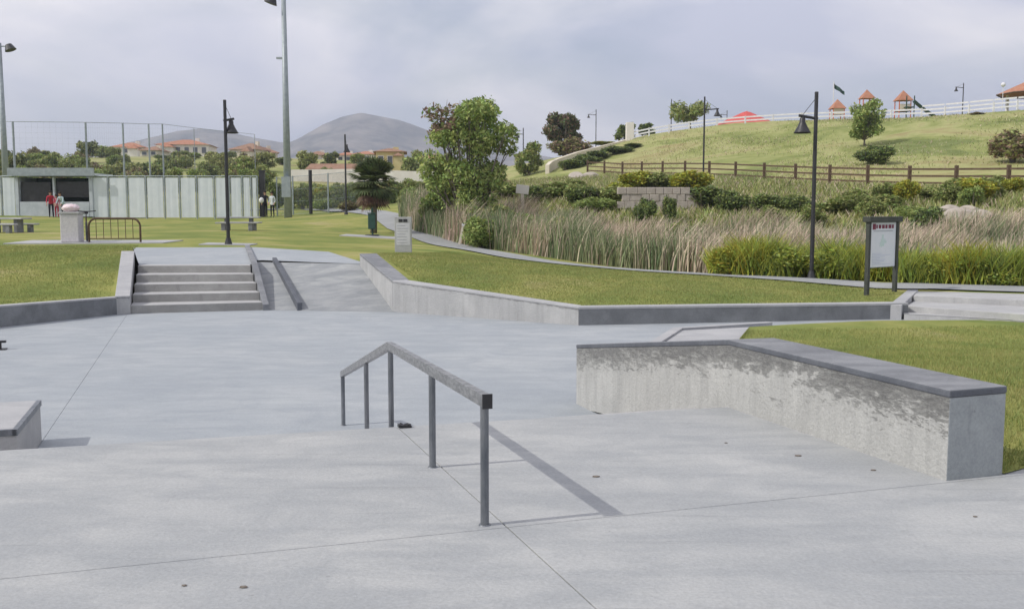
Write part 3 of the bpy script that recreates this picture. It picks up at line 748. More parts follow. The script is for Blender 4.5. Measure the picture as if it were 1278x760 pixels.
# grass
q = nr[:]; pos = scatter([(2.6, 5.6), (5.5, 6.6), (11, 8.5), (12, 19), (2, 17.5), (1.7, 9)], 150000, nrz, 1, keep=lambda x, y, r: inpoly(x, y, nr) & (r.uniform(size=len(x)) < np.clip(9 / y, .25, 1) ** 1.3))
tagit(mobj('near_grass', blades('near_grass', pos, .042, .0035, .5, M_BLADE, 3, 1), M_BLADE), 'short mown grass behind and beside the near ledge', 'grass', kind='stuff')
LL = [(LC2.x - 3, LC2.y - 1), (LC2.x - .35, LC2.y + .1), (LC1.x - .4, LC1.y + .2), (-10.3, 26), (-11.6, 31), (-20, 32)]
pos = scatter(LL, 60000, tz, 2)
tagit(mobj('left_grass', blades('left_grass', pos, .035, .006, .5, M_BLADE, 4, 1), M_BLADE), 'mown grass on the left lawn above the curb wall', 'grass', kind='stuff')
RL = [(Bp.x + .6, Bp.y + .4), (Cp.x + .2, Cp.y + .5), (Dp.x - .1, Dp.y + .5), (9.3, 24), (2, 28.5), (-2.2, 33.5), (-4.0, 28)]
pos = scatter(RL, 90000, tz, 5)
tagit(mobj('middle_grass', blades('middle_grass', pos, .032, .006, .5, M_BLADE, 6, 1), M_BLADE), 'mown grass between the long ledge and the path', 'grass', kind='stuff')

# reeds in the swale
def reedkeep(x, y, r):
    return np.ones(len(x), bool)
pathy = lambda x: np.interp(x, [p[0] for p in pth[3:]], [p[1] for p in pth[3:]])
RP = [(-6.6, 58), (-5.0, 51), (-2.0, 42), (.4, 36.5), (3.2, 31.7), (7.6, 28.4), (11, 27.6), (15, 26.6), (24, 25.5), (26, 32), (20, 36), (12, 39), (6, 41), (2, 45), (-1.5, 52), (-4, 60)]
clump = lambda x, y: np.sin(x * .9 + 1.7 * np.sin(y * .35)) + np.sin(y * .6 - x * .4 + 2)
pos = scatter(RP, 60000, tz, 7)
cz_ = clump(pos[:, 0], pos[:, 1]); gm = cz_ > -.05 + RNG.normal(size=len(pos)) * .7
hh = 1.02 + .20 * np.sin(pos[:, 0] * 1.3 + pos[:, 1] * .7) + .22 * np.sin(pos[:, 0] * .55 - pos[:, 1] * .9 + 1.2 * np.sin(pos[:, 0] * .31)) + .25 * np.clip((4 - pos[:, 0]) / 6, 0, 1)
pg = pos[gm]; tagit(mobj('green_reeds', blades('green_reeds', pg, hh[gm], .022, .28, [M_REEDG, M_REEDT], 8, 3, drift=(.12, 0), weights=[.85, .15]), M_REEDG), 'grey-green reeds growing thick in the swale behind the path', 'reeds', kind='stuff')
pt = pos[~gm]; tagit(mobj('tan_reeds', blades('tan_reeds', pt, hh[~gm] * 1.08, .026, .32, [M_REEDT, M_REEDG], 9, 3, drift=(.28, 0), weights=[.8, .2]), M_REEDT), 'dry tan reeds with feathery plumes leaning right in the swale', 'reeds', kind='stuff')
# rough ground cover between reeds and the brown fence, and grass tufts on the hill
GC = [(-6, 60), (-1.5, 51), (2, 44), (6, 40), (12, 38), (20, 35), (27, 31), (34, 40), (25, 50.5), (17, 69), (9, 88), (0, 92), (-8, 80)]
pos = scatter(GC, 60000, tz, 11)
tagit(mobj('ground_cover', blades('ground_cover', pos, .36, .04, .6, [M_LOLIVE, M_LMID, M_REEDT], 12, 1, weights=[.6, .22, .18]), M_LOLIVE), 'rough olive ground cover between the reeds and the brown fence', 'ground cover', kind='stuff')
HG = [(26, 52), (50, 62), (58, 101), (43, 105), (32, 110), (20.5, 115), (11, 118), (4, 112), (9, 90)]
pos = scatter(HG, 16000, gz, 13, keep=lambda x, y, r: (np.sin(x * .35 + 1.6 * np.sin(y * .13)) + np.sin(y * .22 - x * .1 + 1)) * .35 + .4 > r.uniform(size=len(x)))
tagit(mobj('hill_grass', blades('hill_grass', pos, .16, .03, .8, [M_LOLIVE, M_REEDT, M_LMID], 14, 1, weights=[.62, .26, .12]), M_LOLIVE), 'dry yellow-green grass on the slope below the white fence', 'grass', kind='stuff')

# shrub prototypes -------------------------------------------------
def clumpset(seed, w, h, n=9):
    r = random.Random(seed); o = []
    for i in range(n):
        a = r.uniform(0, 6.28); q = r.uniform(0, .62) ** .7; zc = r.uniform(.28, .72)
        s = r.uniform(.26, .42) * (1.1 - .4 * zc)
        o.append((math.cos(a) * q * w / 2 * (1.15 - .5 * zc), math.sin(a) * q * w / 2 * (1.15 - .5 * zc), zc * h, s * w * .62, s * w * .62, s * h * .72))
    return o
PROTO = {}
def shrub_meshes(key, leaf, n=2600, size=.07, seed=0, upr=0):
    """unit shrub 1 m wide, 1 m high"""
    if key not in PROTO:
        fm = leafcloud(key + '_foliage', clumpset(seed, 1, 1), n, size, leaf, seed, up=upr)
        bm = BM(); r = random.Random(seed)
        for k in range(6):
            a = r.uniform(0, 6.28); tube(bm, [(0, 0, -.05), (math.cos(a) * .1, math.sin(a) * .1, .25), (math.cos(a) * .28, math.sin(a) * .28, .62)], [.03, .022, .008], 5)
        me = bpy.data.meshes.new('stem'); bm.to_mesh(me); bm.free(); me.materials.append(M_BARK)
        PROTO[key] = (fm, me)
    return PROTO[key]
def blade_shrub(key, mats, n, seed, wts):
    r = np.random.default_rng(seed); a = r.uniform(0, 2 * np.pi, n); q = np.sqrt(r.uniform(0, 1, n)) * .42
    pos = np.column_stack([np.cos(a) * q, np.sin(a) * q, r.uniform(0, .35, n)])
    h = (.82 - q * .5) * r.uniform(.75, 1.2, n)
    me = blades(key + '_foliage', pos[:n // 3], h[:n // 3], .010, .30, mats, seed, 2, weights=wts)
    me2 = leafcloud(key + '_inner', clumpset(seed, 1, .92, 12), n, .036, mats, seed, weights=wts)
    bm = BM(); bm.from_mesh(me); bm.from_mesh(me2); bm.to_mesh(me); bm.free(); bpy.data.meshes.remove(me2)
    PROTO[key] = (me, PROTO['mid'][1])
def shrub(key, px, pyt, y, wpx, label, cat_='bush', name='shrub', group=None, rz=None, base=None, zb=None):
    fm, sm = PROTO[key]; p = at(px, y)
    if zb is not None: p.z = zb
    h = max(V(px, pyt, y).z - p.z, .35); wm = wpx * y / FPX * (1.3 if 35 < y < 64 else 1)
    t = thing(name, label, cat_, (p.x, p.y, p.z - .03), rz if rz is not None else random.uniform(0, 6.28), group)
    t.scale = (wm, wm, h); 
    link(bpy.data.objects.new('foliage', fm), t); link(bpy.data.objects.new('stem', sm), t)
    return t
shrub_meshes('mid', [M_LMID, M_LDARK], 4600, .043, 1); shrub_meshes('mid2', [M_LMID, M_LOLIVE], 4600, .043, 2)
shrub_meshes('dark', [M_LDARK, M_LMID], 4600, .043, 3); shrub_meshes('yellow', [M_LYEL, M_LHEDGE], 4600, .043, 4, .3)
blade_shrub('hedge', [M_LHEDGE, M_LMID], 5200, 5, [.7, .3]); blade_shrub('hedge2', [M_LHEDGE, M_LYEL], 5200, 6, [.6, .4])
shrub_meshes('olive', [M_LOLIVE, M_LMID], 4600, .043, 7); shrub_meshes('brown', [M_LBROWN, M_LOLIVE], 4600, .043, 8)
shrub_meshes('fresh', [M_LGREEN, M_LMID], 4600, .043, 9)
r_b = random.Random(77)
# front hedge bushes behind the path
for k, px, pyt, y, wpx, lb in (
    ('hedge2', 925, 298, 28.0, 95, 'bright yellow-green bush at the left end of the front row, left of the tall lamp'),
    ('hedge', 975, 300, 27.6, 90, 'bright green bush just left of the tall lamp foot'),
    ('hedge', 1048, 302, 27.0, 90, 'bright green bush between the tall lamp and the notice board'),
    ('hedge2', 1104, 309, 26.4, 73, 'low yellow-green bush directly behind the notice board'),
    ('hedge', 1150, 313, 25.6, 75, 'green bush just right of the notice board, above the wide steps'),
    ('hedge2', 1196, 307, 25.4, 87, 'yellow-green bush above the middle of the wide steps'),
    ('hedge', 1238, 309, 25.2, 92, 'bush with the darkest green in the front row near the right edge'),
    ('hedge', 1282, 313, 25.2, 80, 'green bush cut by the right edge of the picture above the steps')):
    shrub(k, px, pyt, y, wpx, lb)
# shrubs behind the reeds
for k, px, pyt, y, wpx, lb in (
    ('mid', 668, 228, 56, 40, 'round green shrub beside the pale trail sign'),
    ('olive', 700, 222, 58, 60, 'olive shrub right of the pale trail sign'),
    ('mid', 728, 230, 54, 42, 'dark green shrub two to the left of the stone wall'),
    ('mid2', 758, 228, 54, 44, 'green shrub touching the left end of the stone wall'),
    ('yellow', 790, 211, 62, 52, 'ochre yellow shrub above the left half of the stone wall'),
    ('olive', 824, 210, 62, 52, 'olive yellow shrub above the right half of the stone wall'),
    ('yellow', 862, 210, 60, 50, 'golden shrub at the foot of the hillside lamp'),
    ('dark', 806, 243, 47, 24, 'small dark shrub in front of the stone wall'),
    ('mid', 834, 240, 47, 22, 'small green shrub in front of the right part of the stone wall'),
    ('mid', 875, 228, 52, 52, 'green shrub at the right end of the stone wall'),
    ('dark', 908, 234, 50, 44, 'dark round shrub second to the right of the stone wall'),
    ('mid', 950, 238, 48, 42, 'green shrub left of the tall lamp behind the reeds'),
    ('dark', 996, 242, 47, 34, 'dark shrub just left of the tall lamp behind the reeds'),
    ('olive', 1052, 240, 46, 62, 'wide olive shrub right of the tall lamp behind the reeds'),
    ('olive', 1100, 238, 46, 50, 'olive shrub above the notice board'),
    ('yellow', 1131, 221, 48, 30, 'small bright yellow shrub in front of the brown fence'),
    ('yellow', 1222, 218, 46, 60, 'large bright yellow shrub in front of the brown fence'),
    ('olive', 1192, 222, 46, 40, 'olive shrub touching the large yellow shrub'),
    ('dark', 1166, 252, 37, 44, 'pointed dark green shrub among the pale boulders'),
    ('brown', 1262, 156, 66, 72, 'brown-green shrub on the hillside at the right edge'),
    ('brown', 1212, 140, 97, 20, 'small brown shrub near the top of the hillside'),
    ('mid2', 640, 226, 60, 44, 'green shrub just right of the leafy tree'),
    ('mid2', 614, 246, 44, 60, 'tall green reed-side shrub below the leafy tree'),
    ('olive', 652, 258, 41, 50, 'olive bush among the reeds below the trail sign'), ('fresh', 600, 262, 40, 46, 'pale green bush among the reeds at the path edge'),
    ('mid2', 700, 262, 39, 44, 'green bush among the reeds left of the stone wall front'), ('olive', 846, 268, 37.5, 40, 'olive bush among the reeds below the stone wall right end'),
    ('mid2', 520, 232, 58, 40, 'green shrub left of the leafy tree'),
    ('fresh', 556, 222, 50, 52, 'pale fresh-green shrub at the leafy tree foot'),
    ('dark', 1092, 179, 72, 52, 'low dark foliage patch standing for the young tree shadow on the hillside'),  # dark foliage put in place of the young tree's cast shadow
    ('olive', 420, 222, 74, 34, 'green bush behind the wire fence left of the palm'),
    ('fresh', 405, 244, 71, 30, 'yellow-green bush at the foot of the wire fence'),
    ('olive', 378, 222, 76, 34, 'olive bush behind the wire fence beside the floodlight pole'),
    ('brown', 438, 248, 66, 34, 'brown bush at the path edge left of the palm'),
    ('mid', 345, 222, 78, 30, 'dark bush behind the gate posts')):
    shrub(k, px, pyt, y, wpx, lb)
for i in range(26):
    left = i % 3 == 0; px = r_b.uniform(600, 780) if left else r_b.uniform(880, 1270); y = r_b.uniform(47, 64) if left else r_b.uniform(42, 50)
    kk = r_b.choice(['olive', 'fresh', 'fresh', 'mid2', 'olive', 'yellow']); g_py = V(px, 262, y); zg = tz(g_py.x, y); hgt = r_b.uniform(.8, 1.35); pyt = 262 - (zg + hgt - EYE) * FPX / y
    shrub(kk, px, pyt, y, r_b.uniform(26, 46), dict(yellow='golden', olive='yellowish', mid2='olive green', mid='green', fresh='pale fresh-green', brown='brownish')[kk] + ' low bush on the bank below the brown fence, ' + ('left of the stone wall' if left else 'left of the tall lamp' if px < 1015 else 'right of the tall lamp'), 'bush', group='low bushes on the bank below the brown fence')
# dark hedge bank under the pale wall on the left of the crest
k_ = 0
for px, pyt, y, wpx, w_ in ((708, 197, 100, 46, 'leftmost'), (728, 191, 102, 46, 'second from the left'), (748, 186, 104, 46, 'middle'), (768, 181, 106, 44, 'second from the right'), (786, 178, 108, 34, 'rightmost')):
    shrub('dark' if k_ % 2 else 'mid', px, pyt, y, wpx, w_ + ' of the dark hedge clumps against the pale wall on the crest', 'hedge', group='hedge clumps under the pale wall on the crest'); k_ += 1
# scrub on the slope behind the ball field
r_ = random.Random(21)
for i in range(76):
    px = r_.uniform(-10, 345); y = r_.uniform(95, 150 if i < 46 else 195); pyt = r_.uniform(199, 214) if px > 110 else r_.uniform(202, 213)
    pyt = min(pyt, 262 - (at(px, y).z + r_.uniform(1.6, 3.2) - EYE) * FPX / y)
    kk = r_.choice(['olive', 'mid2', 'mid', 'fresh', 'olive', 'brown']); lb_ = dict(olive='yellowish olive', mid2='olive green', mid='green', fresh='pale fresh-green', brown='brownish')[kk]
    shrub(kk, px, pyt, y, r_.uniform(20, 44), lb_ + ' bush on the slope ' + ('behind the dugout roof' if px < 115 else 'above the left panels' if px < 200 else 'below the large white house' if px < 262 else 'right of the large white house'), 'bush', group='scrub on the slope behind the ball field')
for i in range(20):
    px = r_.uniform(350, 640); y = r_.uniform(136, 175); 
    kk = r_.choice(['olive', 'mid2', 'mid', 'fresh'])
    shrub(kk, px, r_.uniform(194, 208), y, r_.uniform(16, 34), dict(olive='yellowish', mid2='olive green', mid='green', fresh='pale fresh-green')[kk] + ' garden bush above the long white wall, ' + ('left of the palm' if px < 465 else 'right of the palm'), 'bush', group='garden bushes behind the long white wall')
for i in range(22):
    px = r_.uniform(352, 530); y = r_.uniform(71, 92); kk = r_.choice(['olive', 'mid', 'fresh', 'mid2', 'brown', 'yellow' if i == 3 else 'olive'])
    shrub(kk, px, r_.uniform(220, 240), y, r_.uniform(22, 40), dict(olive='yellowish olive', mid2='olive green', mid='green', fresh='pale fresh-green', brown='brownish', yellow='yellow')[kk] + ' bush behind the wire fence, ' + ('left' if px < 430 else 'right') + ' of the thin lamp', 'bush', group='bushes behind the wire fence')
for i in range(16):
    px = r_.uniform(480, 660); y = r_.uniform(62, 96)
    kk = r_.choice(['olive', 'mid2', 'brown', 'mid'])
    shrub(kk, px, r_.uniform(215, 232), y, r_.uniform(24, 44), dict(olive='yellowish', mid2='olive green', mid='green', brown='brownish')[kk] + ' low bush on the rough slope ' + ('left of' if px < 585 else 'right of') + ' the leafy tree', 'bush', group='bushes on the rough slope behind the leafy tree')

# trees ------------------------------------------------------------
def tree(name, label, p, h, wd, leafs, seed, nleaf=5000, lsize=.09, trunk_f=.3, clumps=13, lean=0, sparse=.3, cat_='tree', bark=M_BARK, weights=None, cs=1):
    t = thing(name, label, cat_, (p.x, p.y, p.z - .05)); r = random.Random(seed); bm = BM(); cl = []
    fork = Vector((lean * h * .2, 0, h * trunk_f)); tr = max(h * .022, .04)
    tube(bm, [(0, 0, 0), (lean * h * .08, 0, h * trunk_f * .5), tuple(fork)], [tr * 1.3, tr, tr * .8], 8)
    obj('trunk', bm, bark, t, smooth=True)
    bm = BM()
    for i in range(clumps):
        a = i * 1.9 + r.uniform(-.7, .7); zf = trunk_f + .12 + (.78 - trunk_f) * ((i * .618 + r.uniform(-.1, .1)) % 1); q = math.sqrt(max(.05, 1 - ((zf - .58) / .45) ** 2)) * r.uniform(.35, .85)
        nar = .5 + .5 * min(1, max(0, (zf - .15) / .3)) if cs < 1 else 1
        c = Vector((math.cos(a) * q * nar * wd / 2 + lean * h * zf * .5, math.sin(a) * q * wd / 2, zf * h))
        s = r.uniform(.13, .22) * wd * cs
        cl.append((*c, s, s, s * r.uniform(.6, .85)))
        mid = fork.lerp(c, .5) + Vector((0, 0, -.04 * h)); tube(bm, [tuple(fork), tuple(mid), tuple(c)], [tr * .5, tr * .32, tr * .1], 5)
        for k in range(2):
            e = c + Vector((r.uniform(-1, 1), r.uniform(-1, 1), r.uniform(-.2, .9))) * s * 1.1; tube(bm, [tuple(mid.lerp(c, .6)), tuple(e)], [tr * .15, tr * .05], 4)
    obj('limbs', bm, bark, t, smooth=True)
    me = leafcloud('crown', cl, nleaf, lsize, leafs, seed, weights=weights); mobj('crown', me, leafs, t)
    return t
def treepx(name, label, px, pyt, y, wpx, *a, zb=None, **k):
    p = at(px, y)
    if zb is not None: p.z = zb
    return tree(name, label, p, V(px, pyt, y).z - p.z, wpx * y / FPX, *a, **k)
def bigw(p, r):
    f = ((p[:, 2] > 4.9) & (p[:, 0] < -.5)) * .7
    u = r.uniform(size=len(p)); return np.where(u < f, 2, np.where(u < .72, 0, 1))
treepx('leafy_tree', 'large fresh-green leafy tree with reddish-brown top left, beyond the path', 585, 113, 46, 132, [M_LGREEN, M_LMID, M_LBROWN], 31, nleaf=16000, lsize=.10, trunk_f=.06, clumps=64, weights=bigw, cs=.68)
treepx('broad_tree', 'dark broad tree with brown lower crown at the left end of the crest', 703, 138, 118, 46, [M_LDARK, M_LBROWN], 33, nleaf=5000, lsize=.2, clumps=20, weights=[.6, .4])
shrub('brown', 708, 168, 114, 66, 'purple-brown shrub under the dark broad tree on the crest')
shrub('yellow', 752, 176, 122, 44, 'bright yellow-green shrub behind the pale wall on the crest')
treepx('round_tree', 'small round grey-green tree left of the crest lamp', 778, 154, 130, 26, [M_LDARK, M_LMID], 35, nleaf=2500, lsize=.2, clumps=8, trunk_f=.1)
treepx('round_tree', 'small dark round tree standing alone on the crest, nearest the white fence start', 804, 152, 132, 20, [M_LDARK, M_LMID], 36, nleaf=2500, lsize=.18, clumps=7, trunk_f=.2)
treepx('spreading_tree', 'spreading olive tree behind the white fence beside the hillside lamp', 860, 130, 125, 54, [M_LMID, M_LOLIVE], 37, nleaf=2600, lsize=.18, clumps=9, trunk_f=.35)
treepx('young_pine', 'young feathery green tree on the hillside below the playground', 1076, 124, 84, 44, [M_LMID, M_LGREEN], 39, nleaf=4200, lsize=.13, clumps=24, trunk_f=.12)
treepx('slope_tree', 'olive tree at the rough slope right of the leafy tree', 660, 178, 105, 40, [M_LMID, M_LOLIVE], 40, nleaf=2500, lsize=.18, clumps=9, trunk_f=.1)
for i, (px, pyt, y, wp, lf, lb) in enumerate(((18, 192, 120, 50, M_LDARK, 'dark tree at the far left behind the dugout'), (75, 200, 140, 60, M_LMID, 'low green trees line behind the dugout roof'),
    (112, 176, 160, 26, M_LDARK, 'dark pointed tree left of the cream house'), (160, 203, 118, 44, M_LOLIVE, 'olive tree below the cream house'), (222, 199, 150, 46, M_LDARK, 'dark tree below the white house'),
    (275, 193, 140, 46, M_LOLIVE, 'olive tree right of the white house'), (305, 194, 120, 40, M_LMID, 'green tree behind the lamp post bell'), (385, 190, 150, 34, M_LOLIVE, 'olive tree right of the floodlight pole'),
    (412, 190, 160, 24, M_LDARK, 'dark tree behind the long white wall'), (447, 190, 160, 24, M_LMID, 'small tree behind the palm top'), (515, 188, 150, 32, M_LGREEN, 'bright green tree beside the yellow house'),
    (60, 188, 170, 14, M_LDARK, 'small flat-topped tree above the dugout'), (196, 203, 112, 26, M_LMID, 'green tree in front of the white house'), (330, 192, 150, 30, M_LOLIVE, 'olive tree in front of the brown-roofed houses'))):
    treepx('garden_tree', lb, px, pyt, y, wp, [lf, M_LOLIVE], 50 + i, nleaf=2400, lsize=.22, clumps=10, trunk_f=.12)

# fan palm by the path
def palm(p, h, label):
    t = thing('fan_palm', label, 'palm', tuple(p)); bm = BM(); tube(bm, [(0, 0, -.05), (.03, 0, h * .3), (0, 0, h * .64)], [.17, .15, .17], 10); obj('trunk', bm, M_BARK, t, smooth=True)
    r = random.Random(5)
    def fronds(n, e0, e1, L0, L1, m, nm, zc):
        for i in range(n):
            bm = BM(); az = i * 2.399 + r.uniform(-.2, .2); el = r.uniform(e0, e1); ln = r.uniform(L0, L1)
            d = Vector((math.cos(az) * math.cos(el), math.sin(az) * math.cos(el), math.sin(el))); s = d.cross(Vector((0, 0, 1))).normalized(); u = s.cross(d)
            c = Vector((0, 0, zc)); hub = c + d * ln * .5; tube(bm, [c, hub], [.018, .01], 4)
            for k in range(13):
                a = -1.25 + 2.5 * k / 12; dd = (d * math.cos(a) + s * math.sin(a)); tip = hub + dd * ln * .55 - Vector((0, 0, .10 * ln)); m1 = hub + dd * ln * .3
                w_ = (s * math.cos(a) - d * math.sin(a)) * .045
                v = [bm.verts.new(x) for x in (hub, m1 - w_, tip, m1 + w_)]; bm.faces.new(v)
            obj(nm, bm, m, t)
    fronds(64, -.75, 1.45, h * .34, h * .41, [M_LDARK], 'frond', h * .66)
    fronds(60, -.6, 1.5, h * .2, h * .29, [M_LDARK, ], 'frond', h * .68)
    fronds(22, -1.2, -.5, h * .26, h * .34, [M_LBROWN], 'dead_frond', h * .60)
pp = at(466, 49); palm(pp, V(466, 196, 49).z - pp.z, 'dark green fan palm with brown dead fronds beside the green litter bin')

# boulders and stone wall ------------------------------------------
bm = BM(); sw = thing('stone_wall', 'pale pinkish stone block wall in the shrubs below the brown fence', 'wall', tuple(V(776, 262, 52)))
o_ = Vector(sw.location); wl = V(858, 262, 52).x - V(776, 262, 52).x; zt = V(800, 234, 52).z; rowsn = 4; zb_ = tz(o_.x, 52) - .2
hh_ = (zt - zb_) / rowsn
r_ = random.Random(8)
for j in range(rowsn):
    x = -.25 * (j % 2)
    while x < wl:
        wb = r_.uniform(.38, .6); bm = BM(); box(bm, (x + wb / 2, r_.uniform(-.03, .03), zb_ + hh_ * (j + .5) - o_.z), (wb - .012, .4, hh_ - .01), rz=r_.uniform(-.03, .03))
        obj('stone', bm, M_STONE, sw, bevel=.025); x += wb
def rockmesh(seed):
    bm = BM(); bmesh.ops.create_icosphere(bm, subdivisions=3, radius=.5); r = random.Random(seed)
    pl = [(Vector((r.gauss(0, 1), r.gauss(0, 1), r.gauss(0, .8))).normalized(), r.uniform(.3, .46)) for _ in range(12)]
    for v in bm.verts:
        for n_, d_ in pl:
            e_ = v.co.dot(n_) - d_
            if e_ > 0: v.co -= n_ * e_
        v.co *= 1 + r.uniform(-.02, .02)
    me = bpy.data.meshes.new('boulder'); bm.to_mesh(me); bm.free(); me.materials.append(M_STONE); return me
rm = [rockmesh(k) for k in range(3)]
for i, (px, py, wpx, hpx, lb) in enumerate(((1143, 262, 24, 17, 'pale boulder left of the pointed dark shrub'), (1137, 246, 20, 14, 'small boulder under the small yellow shrub'), (1196, 258, 34, 22, 'large pale boulder right of the pointed dark shrub'),
      (1224, 262, 32, 20, 'second pale boulder right of the pointed dark shrub'), (1210, 250, 24, 14, 'upper small boulder of the right-hand pile'), (1186, 246, 22, 14, 'small boulder under the olive shrub'), (720, 208, 24, 12, 'grey boulder on the slope left of the brown fence'), (736, 214, 18, 10, 'small grey boulder at the first brown fence posts'))):
    y = 38.2 + (270 - py) * .16 if i < 6 else 88
    o = mobj('boulder', rm[i % 3], M_STONE); c = V(px, py, y); c.z = tz(c.x, c.y) + (.22 if i < 6 else .12); o.location = c; o.scale = (wpx * y / FPX * 1.35, wpx * y / FPX, hpx * y / FPX * 1.3); o.rotation_euler = (0, 0, i * 1.3)
    tagit(o, lb, 'boulder')
    bmx = None

# ------------------------------------------------------------------ lamps
def lamp_parts(t, h, side=-1, arm=.55, yaw=0):
    """square-ish black pole, bracket arm with stay wire and hanging bell"""
    bm = BM(); tube(bm, [(0, 0, 0), (0, 0, h)], [.06, .05], 10); obj('pole', bm, M_BLACK, t, smooth=False)
    bm = BM(); cone(bm, (0, 0, 0), .13, .075, .22, 12); obj('base', bm, M_BLACK, t)
    c, s = math.cos(yaw), math.sin(yaw); ax = lambda r, z: (side * r * c, side * r * s, z)
    za = h * .865
    bm = BM(); tube(bm, [ax(-.05, za - .03), ax(arm + .1, za + .05)], .038, 8); obj('arm', bm, M_BLACK, t)
    bm = BM(); tube(bm, [ax(0, h * .97), ax(arm, za + .06)], .008, 5); obj('stay_wire', bm, M_BLACK, t)
    bm = BM(); xx, yy, _ = ax(arm, 0)
    prof = [(.035, .02), (.07, -.03), (.075, -.12), (.12, -.22), (.20, -.36), (.225, -.40)]
    rings = [[bm.verts.new((xx + r * math.cos(k * math.pi / 8), yy + r * math.sin(k * math.pi / 8), za + z)) for k in range(16)] for r, z in prof]
    for A, B in zip(rings, rings[1:]):
        for k in range(16): bm.faces.new((A[k], A[(k + 1) % 16], B[(k + 1) % 16], B[k]))
    bm.faces.new(rings[0]); sh = obj('lamp_shade', bm, M_BLACK, t, smooth=True)
    sh.modifiers.new('thick', 'SOLIDIFY').thickness = .01
    bm = BM(); ball(bm, (xx, yy, za - .32), .07, 2); obj('bulb', bm, M_WHITE, t, smooth=True)
def lamp(px, pyt, y, label, side=-1, yaw=0, arm=.45, pyb=None, zb=None):
    p = at(px, y)
    if zb is not None: p.z = zb
    t = thing('street_lamp', label, 'lamp', tuple(p)); lamp_parts(t, V(px, pyt, y).z - p.z, side, arm, yaw); return t
lp = G(284, 305.5, .45); lamp(284, 125, lp.y, 'black lamp post with bell shade, standing behind the far steps', 1, .9, .22)
lamp(1015, 115, 26.3, 'tall black lamp post with hanging bell shade, left of the notice board', -1, .1, .36)
lamp(877, 121, 63, 'black lamp post on the hillside at the brown fence, left of the tall one', 1, 0, .8)
lamp(432, 168, 62, 'thin dark lamp post left of the palm', 1, 1.4, .3)
lamp(743, 137, 135, 'far crest lamp post beside the yellow-green shrub', -1, 0, 1.0)
lamp(653, 160, 110, 'far lamp post between the leafy tree and the broad dark tree', -1, 0, .6)
lamp(836, 124, 130, 'crest lamp post half behind the spreading olive tree', 1, 0, .6)
lamp(1196, 104, 112, 'crest lamp post left of the tiled gazebo', -1, 0, .8)
lamp(905, 138, 150, 'small crest lamp post left of the red canopy', -1, 0, .9)
# floodlight poles
def flood(px, pyt, y, label, side, pyh2=None):
    p = at(px, y); h = V(px, pyt, y).z - p.z; t = thing('floodlight_pole', label, 'light pole', tuple(p))
    bm = BM(); tube(bm, [(0, 0, -.1), (0, 0, h)], [.26, .14], 14); obj('pole', bm, M_GALV, t, smooth=True)
    bm = BM(); box(bm, (side * .45, 0, h - .25), (.7, .08, .08)); obj('crossarm', bm, M_GALV, t)
    bm = BM(); cone(bm, (side * .75, 0, h - .55), .42, .22, .45, 14); bmesh.ops.rotate(bm, verts=bm.verts, cent=(side * .75, 0, h - .3), matrix=Matrix.Rotation(-side * .35, 3, 'Y')); obj('floodlight', bm, M_BLACK, t)
    if pyh2:
        z2 = V(px, pyh2, y).z - p.z; bm = BM(); box(bm, (-.32, 0, z2), (.42, .14, .12)); obj('bracket', bm, M_GALV, t)
        bm = BM(); box(bm, (0, 0, z2 - 6.5), (.55, .4, 1.0)); 
        bm.free()
    bm = BM(); box(bm, (0, -.35, 1.9), (.55, .3, 1.3)) if pyh2 else cone(bm, (0, 0, 0), .4, .3, .4); obj('control_box' if pyh2 else 'base', bm, M_GALV, t)
flood(359.5, -6, 64, 'tall grey steel floodlight pole in front of the mountain', -1, 73)
flood(9, 54, 76, 'grey floodlight pole at the far left edge', 1)

# ------------------------------------------------------------------ brown post and rail fence
fA = Vector((25.3, 51, 0)); fB = Vector((9.7, 88, 0))
fen = thing('rail_fence', 'dark brown wooden post and rail fence across the foot of the hillside', 'fence', (fA.x, fA.y, tz(fA.x, fA.y))); o_ = Vector(fen.location)
fpts = [fA + (fB - fA) * (i / 12) for i in range(-1, 15)]
fpts = [Vector((p.x, p.y, tz(p.x, p.y))) for p in fpts]
pm = None
for p in fpts:
    if pm is None:
        bm = BM(); box(bm, (0, 0, .55), (.17, .17, 1.3)); q = obj('post', bm, M_WOOD, fen, bevel=.01); pm = q.data
    else: q = link(bpy.data.objects.new('post', pm), fen)
    q.location = p - o_
for a, b in zip(fpts, fpts[1:]):
    for hz in (1.0, .62, .24):
        bm = BM(); d = (b - a).normalized() * .07; s = Vector((0, 0, .055)); n_ = Vector((-d.y, d.x, 0)).normalized() * .02
        A, B = a + d + Vector((0, 0, hz)) - o_, b - d + Vector((0, 0, hz)) - o_
        vs = [[bm.verts.new(P + k * s + m * n_) for k, m in ((-1, -1), (1, -1), (1, 1), (-1, 1))] for P in (A, B)]
        bm.faces.new(vs[0]); bm.faces.new(vs[1][::-1])
        for k in range(4): bm.faces.new((vs[0][k], vs[0][(k + 1) % 4], vs[1][(k + 1) % 4], vs[1][k]))
        obj('rail', bm, M_WOOD, fen)
